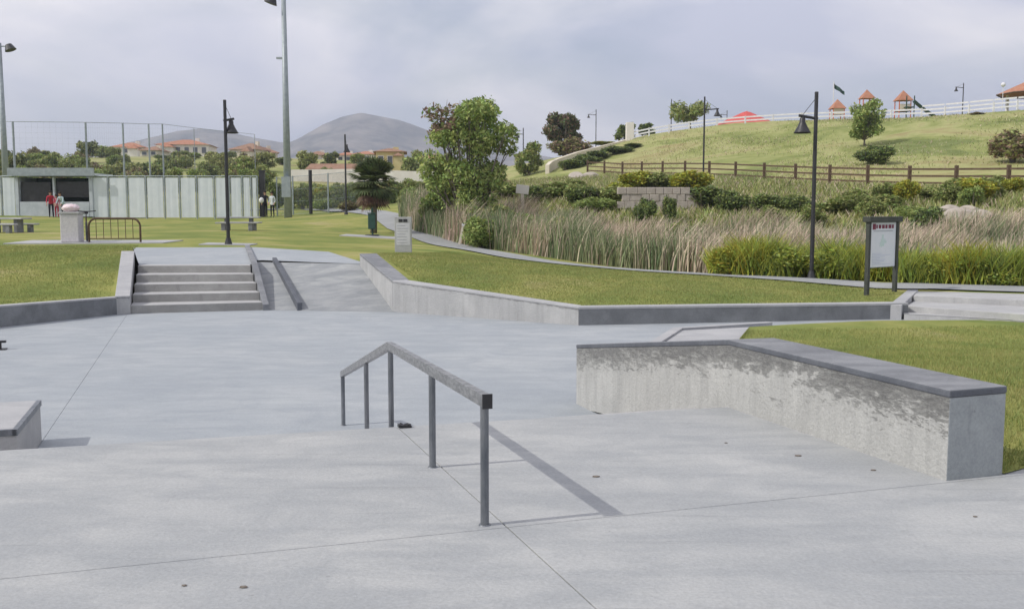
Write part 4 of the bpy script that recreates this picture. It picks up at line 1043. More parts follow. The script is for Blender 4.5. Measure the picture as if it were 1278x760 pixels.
# white fence on the crest
crest = [V(px, py, y) for px, py, y in ((1300, 134, 99), (1240, 139, 101.5), (1150, 147, 105.5), (1075, 150, 108), (1000, 153, 110.5), (930, 156, 113), (860, 162, 115.5), (810, 168, 117), (786, 173, 118))]
wf = thing('white_fence', 'white three-rail fence along the crest of the grassy hill', 'fence', (crest[-1].x, crest[-1].y, tz(crest[-1].x, crest[-1].y))); o_ = Vector(wf.location)
wp = []
for a, b in zip(crest, crest[1:]):
    n = max(1, round((b - a).length / 2.6))
    for k in range(n): wp.append(a.lerp(b, k / n))
wp.append(crest[-1]); wp = [Vector((p.x, p.y, max(tz(p.x, p.y), p.z - .15))) for p in wp]; pm = None
for p in wp:
    if pm is None:
        bm = BM(); box(bm, (0, 0, .42), (.15, .15, 1.0)); q = obj('post', bm, M_WHITE, wf); pm = q.data
    else: q = link(bpy.data.objects.new('post', pm), wf)
    q.location = p - o_
for a, b in zip(wp, wp[1:]):
    for hz in ((1.12, .72, .32) if a.x > 43 or b.x > 43 else (.80, .42)):
        bm = BM(); d = (b - a).normalized() * .06; s = Vector((0, 0, .08)); n_ = Vector((-d.y, d.x, 0)).normalized() * .03
        A, B = a + d + Vector((0, 0, hz)) - o_, b - d + Vector((0, 0, hz)) - o_
        vs = [[bm.verts.new(P + k * s + m * n_) for k, m in ((-1, -1), (1, -1), (1, 1), (-1, 1))] for P in (A, B)]
        bm.faces.new(vs[0]); bm.faces.new(vs[1][::-1])
        for k in range(4): bm.faces.new((vs[0][k], vs[0][(k + 1) % 4], vs[1][(k + 1) % 4], vs[1][k]))
        obj('rail', bm, M_WHITE, wf)
# pale wall at the left end of the crest
pw = [V(px, py, y) for px, py, y in ((683, 206, 101), (687, 202, 103), (695, 198.5, 106), (720, 190, 110), (745, 183.5, 114), (768, 178, 117), (786, 173, 118.3))]
t = thing('crest_wall', 'low pale curving wall at the left end of the hill crest', 'wall', (pw[0].x, pw[0].y, pw[0].z)); o_ = Vector(t.location)
bm = BM(); rows = []
for i, p in enumerate(pw):
    d = (pw[min(i + 1, 6)] - pw[max(i - 1, 0)]); d.z = 0; d.normalize(); s = Vector((-d.y, d.x, 0)) * .2
    zb = min(tz(p.x, p.y), p.z - .4) - .1; rows.append([bm.verts.new(v - o_) for v in (Vector((p.x, p.y, zb)) - s, p - s, p + s, Vector((p.x, p.y, zb)) + s)])
for r0, r1 in zip(rows, rows[1:]):
    for k in range(3): bm.faces.new((r0[k], r1[k], r1[k + 1], r0[k + 1]))
bm.faces.new(rows[0]); bm.faces.new(rows[-1]); obj('wall_body', bm, M_STUCCO, t)
bm = BM(); c = V(786, 162, 118) - o_; box(bm, (c.x, c.y, c.z - .3), (.9, .9, 2.2)); obj('pillar', bm, M_STUCW, t, bevel=.03)

# ------------------------------------------------------------------ playground, canopy, gazebo
def tower(px, pya, y, label, wpx=16):
    p = at(px, y); ha = V(px, pya, y).z - p.z; wd = wpx * y / FPX; t = thing('play_tower', label, 'play tower', tuple(p)); ze = ha - wd * .75
    for sx in (-1, 1):
        for sy in (-1, 1):
            bm = BM(); tube(bm, [(sx * wd / 2.4, sy * wd / 2.4, 0), (sx * wd / 2.4, sy * wd / 2.4, ze + .1)], .06, 8); obj('post', bm, M_ORANGE, t)
    bm = BM(); c_ = [bm.verts.new((sx * wd / 1.8, sy * wd / 1.8, ze)) for sx, sy in ((-1, -1), (1, -1), (1, 1), (-1, 1))]; ap = bm.verts.new((0, 0, ha))
    for k in range(4): bm.faces.new((c_[k], c_[(k + 1) % 4], ap))
    bm.faces.new(c_[::-1]); obj('roof', bm, M_TILE, t)
    bm = BM(); box(bm, (0, 0, ze * .5), (wd * .85, wd * .85, .12)); obj('platform', bm, M_WOOD, t)
    bm = BM(); box(bm, (0, -wd * .42, ze * .5 + .45), (wd * .8, .05, .7)); obj('guard_panel', bm, M_STUCCO, t)
    return t
tower(1041, 124, 119, 'left and lowest of three red-roofed play towers behind the white fence', 16)
tower(1077, 112, 120, 'middle red-roofed play tower, behind the young tree', 15)
tower(1122, 113, 119, 'right-hand red-roofed play tower, nearest the dark green slide', 17)
p = at(1146, 118); sld = thing('slide', 'dark green playground slide and deck rails right of the play towers', 'slide', tuple(p))
hz_ = V(1140, 130, 118).z - p.z
bm = BM(); vs = []
for i in range(8):
    f = i / 7; x = -1 + 3.0 * f; z = hz_ * (1 - f) ** 1.3 + .25
    vs.append([bm.verts.new(q) for q in ((x, -.35, z + .2), (x, -.3, z), (x, .3, z), (x, .35, z + .2))])
for a, b in zip(vs, vs[1:]):
    for k in range(3): bm.faces.new((a[k], b[k], b[k + 1], a[k + 1]))
o = obj('chute', bm, M_DARKG, sld); o.modifiers.new('s', 'SOLIDIFY').thickness = .04
for x in (-1.1, -2.0):
    bm = BM(); tube(bm, [(x, -.4, 0), (x, -.4, hz_ + .9)], .07, 8); obj('post', bm, M_DARKG, sld)
bm = BM(); box(bm, (-1.55, 0, hz_ * .8), (1.0, .9, .1)); obj('platform', bm, M_DARKG, sld)
p = at(1036, 121); fl = thing('flagpole', 'thin pole with a dark drooping flag above the left play tower', 'flagpole', tuple(p)); h = V(1036, 102, 121).z - p.z
bm = BM(); tube(bm, [(0, 0, 0), (0, 0, h)], .05, 6); obj('pole', bm, M_WHITE, fl)
bm = BM(); n = 6; vs = [[bm.verts.new((.05 + 1.25 * k / n, .12 * math.sin(k * 1.6), h - .25 - .95 * k / n - d * (1 - .25 * k / n))) for d in (0, .55)] for k in range(n + 1)]
for a, b in zip(vs, vs[1:]): bm.faces.new((a[0], b[0], b[1], a[1]))
o = obj('flag', bm, M_DARKG, fl); o.modifiers.new('s', 'SOLIDIFY').thickness = .01
# hip roof shelter builder
def shelter(px, pya, pye, y, wpx, label, roofm, name, postm=M_WHITE, cat_='shelter'):
    p = at(px, y); ha = V(px, pya, y).z - p.z; he = V(px, pye, y).z - p.z; wd = wpx * y / FPX; t = thing(name, label, cat_, tuple(p), .15)
    bm = BM(); n = 8; ring = [bm.verts.new((math.cos(k * math.pi / 4 + .39) * wd / 1.9, math.sin(k * math.pi / 4 + .39) * wd / 1.9, he)) for k in range(n)]
    r2 = [bm.verts.new((v.co.x * .12, v.co.y * .12, ha - (ha - he) * .08)) for v in ring]; ap = bm.verts.new((0, 0, ha))
    for k in range(n):
        bm.faces.new((ring[k], ring[(k + 1) % n], r2[(k + 1) % n], r2[k])); bm.faces.new((r2[k], r2[(k + 1) % n], ap))
    bm.faces.new(ring[::-1]); rf = obj('roof', bm, roofm, t)
    bm = BM()
    for k in range(n):
        a, b = (math.cos(k * math.pi / 4 + .39) * wd / 1.88, math.sin(k * math.pi / 4 + .39) * wd / 1.88), (math.cos((k + 1) * math.pi / 4 + .39) * wd / 1.88, math.sin((k + 1) * math.pi / 4 + .39) * wd / 1.88)
        tube(bm, [(a[0], a[1], he - .08), (b[0], b[1], he - .08)], .09, 4)
    obj('fascia', bm, M_WOOD, t)
    for k in range(4):
        bm = BM(); a = k * math.pi / 2 + .78; box(bm, (math.cos(a) * wd * .38, math.sin(a) * wd * .38, he / 2), (.25, .25, he)); obj('post', bm, postm, t)
    return t
shelter(929, 139, 159, 128, 84, 'wide red pyramid canopy behind the white crest fence', M_REDROOF, 'canopy', cat_='canopy')
shelter(1286, 97, 117, 108, 84, 'orange tiled gazebo roof at the right edge on the crest', M_TILE, 'gazebo', cat_='gazebo')
p = V(1245, 106, 104); pb = at(1245, 104); t = thing('globe_lamp', 'white globe lamp on a thin post at the left eave of the gazebo', 'lamp', tuple(pb))
bm = BM(); ball(bm, (0, 0, p.z - pb.z), .24, 2); obj('globe', bm, M_WHITE, t, smooth=True); bm = BM(); tube(bm, [(0, 0, 0), (0, 0, p.z - pb.z - .2)], .035, 6); obj('post', bm, M_WHITE, t)

# ------------------------------------------------------------------ ball field: panel fence, dugout, nets
FY = 66.5
def fpos(px): x = V(px, 262, FY).x; return Vector((x, FY, tz(x, FY)))
def panel_run(label, pxs, name='panel_fence'):
    o = fpos(pxs[0]); t = thing(name, label, 'fence', tuple(o)); H = V(200, 222, FY).z
    for i, px in enumerate(pxs):
        p = fpos(px) - o; bm = BM(); tube(bm, [(p.x, 0, p.z - .1), (p.x, 0, H - o.z + .12)], .055, 8); obj('post', bm, M_GALV, t)
        if i < len(pxs) - 1:
            q = fpos(pxs[i + 1]) - o; z0 = min(p.z, q.z) + .06; z1 = H - o.z
            bm = BM(); n = 6
            vs = [[bm.verts.new((p.x + .09 + (q.x - p.x - .18) * k / n, .006 * math.sin(k * 2.1 + i), z)) for z in (z0, (z0 + z1) / 2, z1)] for k in range(n + 1)]
            for a, b in zip(vs, vs[1:]):
                for k in (0, 1): bm.faces.new((a[k], b[k], b[k + 1], a[k + 1]))
            pn = obj('panel', bm, M_PANEL, t); pn.modifiers.new('s', 'SOLIDIFY').thickness = .015
    a, b = fpos(pxs[0]) - o, fpos(pxs[-1]) - o; bm = BM(); tube(bm, [(a.x, 0, H - o.z + .1), (b.x, 0, H - o.z + .1)], .04, 6); obj('top_rail', bm, M_GALV, t)
panel_run('long fence of pale blue-grey panels between the dugout and the gate', [116, 136, 159.5, 183, 206, 225, 246, 268, 287, 303, 314, 322])
panel_run('short run of pale fence panels left of the dugout', [-60, -36, -12, 3, 21])
# dugout
dl, dr = fpos(23), fpos(115); t = thing('dugout', 'open-fronted ball-field dugout with flat pale roof', 'dugout', tuple(dl)); o_ = Vector(dl); wd = dr.x - dl.x; zt = V(60, 211, FY).z - o_.z; ze = V(60, 221, FY).z - o_.z
zo0 = V(60, 252, FY).z - o_.z; zo1 = V(60, 226, FY).z - o_.z
M_DWALL = mat('dugout block', (.42, .46, .50), (.52, .56, .60), 2, .85)
bm = BM(); box(bm, (wd / 2, 1.2, (ze + zt) / 2 - .1), (wd + .7, 3.2, .14)); obj('roof', bm, M_PANEL, t)
bm = BM(); box(bm, (wd / 2, -.45, (ze + zt) / 2 + .05), (wd + .8, .08, zt - ze)); obj('fascia', bm, M_GALV, t)
bm = BM(); box(bm, (wd / 2, 0, zo0 / 2), (wd - .3, .2, zo0)); obj('front_wall', bm, M_DWALL, t)
bm = BM(); box(bm, (wd / 2, 2.6, ze / 2), (wd, .2, ze)); obj('back_wall', bm, M_DARKG, t)
for x in (0, wd * .5, wd):
    bm = BM(); box(bm, (x, 0, ze / 2), (.22 if x != wd * .5 else .12, .24, ze)); obj('post', bm, M_DWALL, t)
for x in (0, wd): bm = BM(); box(bm, (x, 1.4, ze / 2), (.18, 2.3, ze)); obj('side_wall', bm, M_DWALL, t)
bm = BM(); box(bm, (wd / 2, 1.9, .5), (wd - .8, .45, .08)); obj('bench', bm, M_GALV, t)
bm = BM(); box(bm, (wd * .24, .12, (zo0 + zo1) / 2 - .1), (wd * .40, .03, zo1 - zo0 + .05)); obj('windscreen', bm, M_BLACK, t)
bm = BM(); box(bm, (wd * .74, .12, (zo0 + zo1) / 2 + .12), (wd * .44, .03, (zo1 - zo0) * .75)); obj('windscreen', bm, M_BLACK, t)
# tall net
nett = thing('backstop_net', 'tall ball-stop net on thin posts behind the dugout', 'net', tuple(at(20, 82))); o_ = Vector(nett.location)
npx = [(-40, 152, 82), (21, 152, 82), (111, 153, 84), (157, 154, 92), (189, 155, 100), (206, 155, 104), (245, 160, 112), (320, 168, 130)]
NP = []
for px, py, y in npx:
    p = at(px, y); z = V(px, py, y).z; NP.append((p, z)); bm = BM(); tube(bm, [p - o_, Vector((p.x, p.y, z)) - o_], .09 if px < 240 else .04, 8); obj('post', bm, M_GALV, nett)
bm = BM()
for (a, za), (b, zb) in zip(NP, NP[1:]):
    A, B = Vector((a.x, a.y, za)) - o_, Vector((b.x, b.y, zb)) - o_; tube(bm, [A, B], .025, 4)
obj('top_cable', bm, M_GALV, nett)
bm = BM()
for (a, za), (b, zb) in zip(NP, NP[1:]):
    L_ = (b - a).length; n = int(L_ / .45)
    for k in range(1, n):
        f = k / n; p = a.lerp(b, f) - o_; z = za + (zb - za) * f - o_.z; tube(bm, [p, (p.x, p.y, z)], .003, 3, False)
    m = 16
    for k in range(1, m):
        f = k / m; A = a - o_; B = b - o_; tube(bm, [(A.x, A.y, A.z + (za - o_.z - A.z) * f), (B.x, B.y, B.z + (zb - o_.z - B.z) * f)], .003, 3, False)
q = obj('netting', bm, M_GALV, nett); q['kind'] = 'stuff'
# wire fence right of the gate
wfn = thing('wire_fence', 'tall wire fence with dark posts between the gate and the palm', 'fence', tuple(at(346, 67))); o_ = Vector(wfn.location)
WP = [(346, 67), (366, 67), (388, 66.5), (410, 66), (432, 66), (455, 66)]
for px, y in WP:
    p = at(px, y) - o_; bm = BM(); tube(bm, [p, p + Vector((0, 0, 2.6 if px != 388 else 2.9))], .05 if px != 388 else .12, 8); obj('post', bm, M_BLACK if px == 388 else M_GALV, wfn)
bm = BM()
for (a, ya), (b, yb) in zip(WP, WP[1:]):
    A, B = at(a, ya) - o_, at(b, yb) - o_; n = 14
    for z in (.05, .9, 1.7, 2.55): tube(bm, [A + Vector((0, 0, z)), B + Vector((0, 0, z))], .02 if z > 2 else .008, 4, False)
    for k in range(n):
        for s in (0, 1):
            f0, f1 = k / n, min(1, (k + 4) / n); P_, Q_ = A.lerp(B, f0), A.lerp(B, f1)
            tube(bm, [P_ + Vector((0, 0, 2.5 * s)), Q_ + Vector((0, 0, 2.5 * (1 - s)))], .005, 3, False)
q = obj('mesh', bm, M_GALV, wfn); q['kind'] = 'stuff'
g_ = thing('gate_post', 'dark thick gate post at the right end of the pale panel fence', 'post', tuple(at(328, 66.8)))
bm = BM(); h = V(328, 214, 66.8).z - g_.location.z; box(bm, (0, 0, h / 2), (.36, .3, h)); obj('post_shaft', bm, M_BLACK, g_); bm = BM(); box(bm, (0, 0, h + .04), (.44, .38, .08)); obj('cap', bm, M_BLACK, g_)

# ------------------------------------------------------------------ houses, white wall
def house(px, pyb, y, wpx, hpx, rpx, label, wallm, roofm, depth=9, rz=0, wings=0, wins=4):
    p = V(px, pyb, y); wd = wpx * y / FPX; h = hpx * y / FPX; rh = rpx * y / FPX
    t = thing('house', label, 'house', (p.x, p.y, p.z - 2.5), rz); zo = 2.5
    bm = BM(); box(bm, (0, depth / 2, (h + zo) / 2), (wd, depth, h + zo)); obj('wall', bm, wallm, t)
    bm = BM(); e = .5; a = [bm.verts.new(v) for v in ((-wd / 2 - e, -e, h + zo), (wd / 2 + e, -e, h + zo), (wd / 2 + e, depth + e, h + zo), (-wd / 2 - e, depth + e, h + zo))]
    k = min(wd / 2, depth / 2) * .85; r0 = bm.verts.new((-wd / 2 + k, depth / 2, h + rh + zo)); r1 = bm.verts.new((wd / 2 - k, depth / 2, h + rh + zo))
    for f in ((a[0], a[1], r1, r0), (a[1], a[2], r1), (a[2], a[3], r0, r1), (a[3], a[0], r0), tuple(a[::-1])): bm.faces.new(f)
    rf = obj('roof', bm, roofm, t)
    bm = BM(); box(bm, (wd * .2, depth * .55, h + rh * .8 + zo), (.9, .9, rh * .9)); obj('chimney', bm, wallm, rf)
    floors = 2 if h > 4.2 else 1; fh = h / floors
    for fl_ in range(floors):
        for i in range(wins):
            x = -wd / 2 + wd * (i + .5) / wins; ww = min(1.4, wd / wins * .5); wh = min(1.3, fh * .5); zc = zo + fh * fl_ + fh * .55
            bm = BM(); box(bm, (x, .0, zc), (ww + .25, .16, wh + .25)); wf_ = obj('window', bm, M_STUCW, t)
            bm = BM(); box(bm, (x, -.06, zc), (ww, .1, wh)); obj('pane', bm, M_GLASS, wf_)
    if wings:
        bm = BM(); s = 1 if wings > 0 else -1; x = s * wd * .3; box(bm, (x, -1.2, (h * .75 + zo) / 2), (wd * .32, 2.4, h * .75 + zo)); obj('wing_wall', bm, wallm, t)
        bm = BM(); a = [bm.verts.new(v) for v in ((x - wd * .19, -2.8, h * .75 + zo), (x + wd * .19, -2.8, h * .75 + zo), (x + wd * .19, 0, h * .75 + zo), (x - wd * .19, 0, h * .75 + zo))]; r0 = bm.verts.new((x, -1.6, h * .75 + rh * .7 + zo)); r1 = bm.verts.new((x, 0, h * .75 + rh * .7 + zo))
        for f in ((a[0], a[1], r0), (a[1], a[2], r1, r0), (a[3], a[0], r0, r1), tuple(a[::-1])): bm.faces.new(f)
        obj('wing_roof', bm, roofm, t)
    return t
M_TILE2 = mat('brown tile roof', (.24, .13, .085), (.34, .21, .14), 2, .85, .03, 8)
house(158, 194, 215, 36, 10, 7, 'small cream house with pale orange roof, leftmost on the hill', M_STUCW, M_TILE, 8, .1, 1, 3)
house(186, 196, 205, 22, 8, 6, 'brown-roofed cream house between the small cream and large white houses', M_STUCCO, M_TILE2, 7, 0, 0, 2)
house(228, 196, 225, 62, 15, 8, 'largest white house with long orange tiled roof, left of the lamp post', M_STUCW, M_TILE, 11, .12, -1, 6)
house(303, 200, 230, 34, 13, 9, 'tan gabled house just right of the black lamp post', M_STUCCO, M_TILE2, 9, -.2, 1, 3)
house(331, 200, 235, 30, 9, 8, 'dark brown-roofed house left of the floodlight pole', M_STUCCO, M_TILE2, 9, .3, 0, 3)
house(398, 206, 210, 24, 12, 6, 'cream house right of the floodlight pole', M_STUCW, M_TILE2, 8, .2, 1, 2)
house(430, 205, 225, 20, 11, 5, 'small white house left of the palm top', M_STUCW, M_TILE, 8, 0, 0, 2)
house(452, 207, 215, 26, 14, 5, 'white house with reddish roof directly behind the palm', M_STUCW, M_TILE, 8, -.1, 0, 2)
house(487, 214, 160, 34, 24, 6, 'yellow two-storey house right of the palm', M_STUCY, M_TILE2, 8, .1, 1, 3)
house(536, 212, 200, 30, 14, 6, 'cream house peeping out left of the leafy tree', M_STUCCO, M_TILE, 8, 0, 0, 3)
a, b = V(362, 223, 131), V(445, 225, 131); b2 = V(520, 224, 131); b3 = V(600, 222, 131)
t = thing('white_wall', 'long white boundary wall behind the wire fence and palm', 'wall', tuple(a)); o_ = Vector(a)
pts = [a, b, b2, b3]; tops = [V(362, 212, 131).z, V(445, 211, 131).z, V(520, 214, 131).z, V(600, 214, 131).z]
for (p, zt_), (q, zq) in zip(zip(pts, tops), zip(pts[1:], tops[1:])):
    bm = BM(); vs = [bm.verts.new(Vector(v) - o_) for v in ((p.x, p.y, p.z - 2), (q.x, q.y, q.z - 2), (q.x, q.y, zq), (p.x, p.y, zt_))]; bm.free(); bm = BM()
    prism(bm, [(p.x - o_.x, p.y - o_.y), (q.x - o_.x, q.y - o_.y), (q.x - o_.x, q.y - o_.y + .3), (p.x - o_.x, p.y - o_.y + .3)], lambda x, y, A=p.x - o_.x, B=q.x - o_.x, za=zt_, zb=zq: za + (zb - za) * (x - A) / (B - A) - o_.z, -2.5); obj('wall_section', bm, M_STUCW, t)
t2 = thing('terrace_roof', 'long low red tiled roof just above the white wall', 'roof', tuple(V(412, 211, 140))); bm = BM(); wd = 62 * 140 / FPX
a = [bm.verts.new(v) for v in ((-wd / 2, 0, 0), (wd / 2, 0, 0), (wd / 2, 4, .9), (-wd / 2, 4, .9), (-wd / 2, 4, -2), (wd / 2, 4, -2), (-wd / 2, 0, -2.), (wd / 2, 0, -2.))]
for f in ((0, 1, 2, 3), (3, 2, 5, 4), (6, 7, 1, 0), (7, 5, 2, 1), (6, 0, 3, 4), (6, 4, 5, 7)): bm.faces.new([a[k] for k in f])
obj('tiles', bm, M_TILE2, t2)

# ------------------------------------------------------------------ furniture on the lawn
def picnic(px, y, rz, label):
    t = thing('picnic_table', label, 'picnic table', tuple(at(px, y)), rz); t.scale = (1.0, .85, .8)
    bm = BM(); box(bm, (0, 0, .74), (1.9, .8, .09)); obj('table_top', bm, M_COPEL, t, bevel=.02)
    for s in (-1, 1):
        bm = BM(); box(bm, (0, s * .78, .44), (1.9, .32, .08)); obj('bench_seat', bm, M_COPEL, t, bevel=.02)
        bm = BM(); box(bm, (s * .55, 0, .345), (.16, .5, .69)); obj('pedestal', bm, M_COPE, t, bevel=.02)
        for q in (-1, 1):
            bm = BM(); box(bm, (q * .6, s * .78, .19), (.18, .24, .42)); obj('bench_leg', bm, M_COPE, t, bevel=.02)
picnic(298, 46, .12, 'concrete picnic table on the lawn right of the black lamp post')
picnic(8, 42, -.2, 'concrete picnic table at the left edge of the lawn')
# litter bin with bag
bpz = at(89, 33.0); t = thing('litter_bin', 'square pale concrete litter bin in front of the bike rack', 'litter bin', (bpz.x, bpz.y, bpz.z + .03), .12)
bm = BM(); prism(bm, [(-.29, -.29), (.29, -.29), (.29, .29), (-.29, .29)], .92, 0); obj('shell', bm, mat('pale aggregate', (.50, .48, .50), (.62, .60, .60), 18, .9, .004, 40), t, bevel=.03)
bm = BM(); prism(bm, [(-.32, -.32), (.32, -.32), (.32, .32), (-.32, .32)], 1.0, .925); obj('rim', bm, M_STEP, t, bevel=.02)
bm = BM(); ball(bm, (0, 0, .10), .24, 3, (1.15, 1, .62)); r_ = random.Random(2)
for v in bm.verts: v.co *= 1 + r_.uniform(-.09, .09)
M_BAG = mat('pale pink plastic', (.66, .48, .50), (.78, .70, .72), 9, .35)
tagit(obj('rubbish_bag', bm, M_BAG, smooth=True, loc=(bpz.x - .02, bpz.y, bpz.z + 1.05)), 'crumpled pale pink bag on top of the concrete litter bin', 'bag')
# rack
rk = at(142, 32.7); t = thing('bike_rack', 'dark bent-tube bike rack with thin uprights beside the litter bin', 'bike rack', (rk.x, rk.y, rk.z + .03)); wr = 64 * 32.7 / FPX; hr = V(142, 274, 32.7).z - rk.z
bm = BM(); pts = [(-wr / 2, 0, 0), (-wr / 2, 0, hr - .25)] + [(-wr / 2 + .25 - .25 * math.cos(a), 0, hr - .25 + .25 * math.sin(a)) for a in (.4, .8, 1.2, 1.57)]
pts += [(-x, y, z) for x, y, z in pts[::-1]]; tube(bm, pts, .035, 8); obj('frame', bm, M_WOOD, t, smooth=True)
for k in range(1, 7):
    x = -wr / 2 + wr * k / 7; bm = BM(); tube(bm, [(x, 0, .12), (x, 0, hr - .02)], .012, 6); obj('upright', bm, M_WOOD, t)
bm = BM(); tube(bm, [(-wr / 2, 0, .12), (wr / 2, 0, .12)], .02, 6); obj('lower_bar', bm, M_WOOD, t)
# bicycle end-on behind the bin
def bicycle(p, rz, label):
    t = thing('bicycle', label, 'bicycle', tuple(p), rz)
    for x in (-.52, .52):
        bm = BM(); tube(bm, [(x + .32 * math.cos(a * math.pi / 12), 0, .34 + .32 * math.sin(a * math.pi / 12)) for a in range(25)], .022, 6, False); wl_ = obj('wheel', bm, M_BLACK, t, smooth=True)
        bm = BM()
        for k in range(8): a = k * math.pi / 4; tube(bm, [(x, 0, .34), (x + .31 * math.cos(a), 0, .34 + .31 * math.sin(a))], .003, 3)
        obj('spokes', bm, M_GALV, wl_)
    bm = BM(); A, B, S_, H_2 = (-.52, 0, .34), (-.08, 0, .30), (-.2, 0, .85), (.38, 0, .82)
    for a, b in ((A, B), (A, S_), (B, S_), (B, H_2), (S_, H_2), (H_2, (.52, 0, .34))): tube(bm, [a, b], .018, 6)
    obj('frame', bm, M_WOOD, t)
    bm = BM(); box(bm, (-.22, 0, .95), (.26, .15, .07)); obj('saddle', bm, M_BLACK, t, bevel=.02)
    bm = BM(); tube(bm, [(.38, 0, .8), (.36, 0, 1.0)], .015); tube(bm, [(.30, -.3, 1.02), (.38, -.1, 1.0), (.38, .1, 1.0), (.30, .3, 1.02)], .02, 6); obj('handlebar', bm, M_BLACK, t)
bpk = at(107, 33.6); bicycle(Vector((bpk.x, bpk.y, bpk.z + .03)), -1.15, 'black bicycle parked between the litter bin and the bike rack')
# green bin by palm and white sign box
pp = at(464, 45); t = thing('dog_waste_bin', 'dark green narrow litter bin on a post in front of the palm', 'litter bin', (pp.x, pp.y, pp.z + .03))
bm = BM(); prism(bm, [(-.16, -.14), (.16, -.14), (.16, .14), (-.16, .14)], .98, .3); obj('box', bm, M_DARKG, t, bevel=.02)
bm = BM(); tube(bm, [(.0, .16, 0), (.0, .16, 1.25)], .04, 8); obj('post', bm, M_DARKG, t)
bm = BM(); box(bm, (0, 0, 1.01), (.36, .32, .05)); obj('lid', bm, M_DARKG, t, bevel=.01); bm = BM(); cone(bm, (0, .05, 0), .34, .3, .05); obj('foot', bm, M_BLACK, t)
pp = at(503, 31.5); hs_ = V(503, 271, 31.5).z - pp.z; t = thing('sign_box', 'pale upright sign board with dark heading beside the path', 'sign', tuple(pp)); ws = 21 * 31.5 / FPX
bm = BM(); box(bm, (0, 0, hs_ / 2), (ws, .12, hs_)); obj('board', bm, M_COPEL, t, bevel=.012)
M_INK = mat('faded ink', (.30, .30, .34), rough=.7)
bm = BM(); box(bm, (0, -.063, hs_ * .52), (ws * .8, .006, hs_ * .62)); pn = obj('face_panel', bm, mat('pale notice face', (.52, .52, .56), (.6, .6, .63), 5), t)
bm = BM()
r_ = random.Random(1)
for s in (-1, 1): box(bm, (s * ws * .14, -.066, hs_ * .9), (ws * .24, .006, hs_ * .085))
obj('heading', bm, M_BLACK, t)
bm = BM()
for k in range(7):
    w_ = ws * r_.uniform(.45, .7); box(bm, (-(ws * .7 - w_) / 2, -.068, hs_ * (.76 - k * .08)), (w_, .004, .012))
obj('text_lines', bm, M_INK, pn)
# notice board on two posts
nbp = at(1104, 22.9); pL, pR = V(1087, 366, 22.9), V(1121, 360, 22.9)
yb = 22.4; L0 = at(1085, 22.2); R0 = at(1120, 22.9); t = thing('notice_board', 'notice board with white rules panel on two dark posts beside the wide steps', 'notice board', tuple(L0)); o_ = Vector(L0)
r0 = R0 - o_; ang = math.atan2(r0.y, r0.x); zt_ = V(1100, 271, 22.5).z - o_.z
for p_, nm in ((Vector((0, 0, 0)), 'post'), (r0, 'post')):
    bm = BM(); box(bm, (p_.x, p_.y, zt_ / 2 - .02), (.085, .085, zt_ + .02), rz=ang); obj(nm, bm, mat('dark olive paint', (.045, .05, .045), (.07, .075, .065), 5, .6), t)
cx = r0 / 2; cw = r0.length; zt2 = V(1100, 278, 22.5).z - o_.z; zb2 = V(1100, 333, 22.5).z - o_.z
bm = BM(); box(bm, (cx.x, cx.y, zt_ - .05), (cw + .18, .2, .12), rz=ang); obj('header', bm, MATS['dark olive paint'], t, bevel=.01)
nn_ = Vector((math.sin(ang), -math.cos(ang), 0))
def onb(u, v, z, s, dz, nm, m, par, dep):
    c = cx + Vector((math.cos(ang), math.sin(ang), 0)) * u + nn_ * dep; bm = BM(); box(bm, (c.x, c.y, z), (s, .006, dz), rz=ang); return obj(nm, bm, m, par)
pw_ = cw - .10; ph = zt2 - zb2; zc = (zt2 + zb2) / 2
bp_ = onb(0, 0, zc, pw_ + .03, ph + .03, 'backing', M_GALV, t, .0)
pn = onb(0, 0, zc, pw_, ph, 'rules_panel', mat('white sign face', (.72, .74, .78), (.66, .70, .74), 4, .5), t, .008)
M_MAR = mat('maroon print', (.20, .05, .08)); M_PALEG = mat('pale green print', (.50, .64, .60), (.62, .70, .70), 6); M_PALEB = mat('pale blue print', (.45, .50, .64), (.6, .63, .72), 6)
def lettering(txt, u, z, size, m, par, dep, sx=1.0):
    cu = bpy.data.curves.new('lettering', 'FONT'); cu.body = txt; cu.size = size; cu.extrude = .001; cu.align_x = 'CENTER'; cu.align_y = 'CENTER'; cu.offset = size * .03
    o = bpy.data.objects.new('lettering', cu); dg = bpy.context.evaluated_depsgraph_get(); C.objects.link(o); dg = bpy.context.evaluated_depsgraph_get()
    me = bpy.data.meshes.new_from_object(o.evaluated_get(dg)); bpy.data.objects.remove(o); me.materials.clear(); me.materials.append(m)
    q = link(bpy.data.objects.new('lettering', me), par); c = cx + Vector((math.cos(ang), math.sin(ang), 0)) * u + nn_ * dep
    q.location = (c.x, c.y, z); q.rotation_euler = (math.pi / 2, 0, ang); q.scale = (sx, 1, 1); return q
r_ = random.Random(9)
xx = -pw_ * .44
for k, wk in enumerate((.12, .05, .09, .10, .08, .11, .07)):
    onb(xx + wk * pw_ * .7, 0, zt2 - ph * .09, wk * pw_, ph * (.085 if k else .13), 'heading_mark', M_MAR, pn, .013); xx += (wk + .035) * pw_
onb(.0, 0, zt2 - ph * .19, pw_ * .75, .012, 'text_line', M_INK, pn, .013)
bm = BM()
for k in range(9):
    a, rr = r_.uniform(0, 6.28), r_.uniform(0, .1); c = cx + Vector((math.cos(ang), math.sin(ang), 0)) * (rr * math.cos(a) * 1.3 + .01) + nn_ * .012
    box(bm, (c.x, c.y, zc + .06 + rr * math.sin(a) * 1.4), (r_.uniform(.06, .14), .004 + .0002 * k, r_.uniform(.05, .12)), rz=ang)
obj('map_print', bm, M_PALEG, pn)
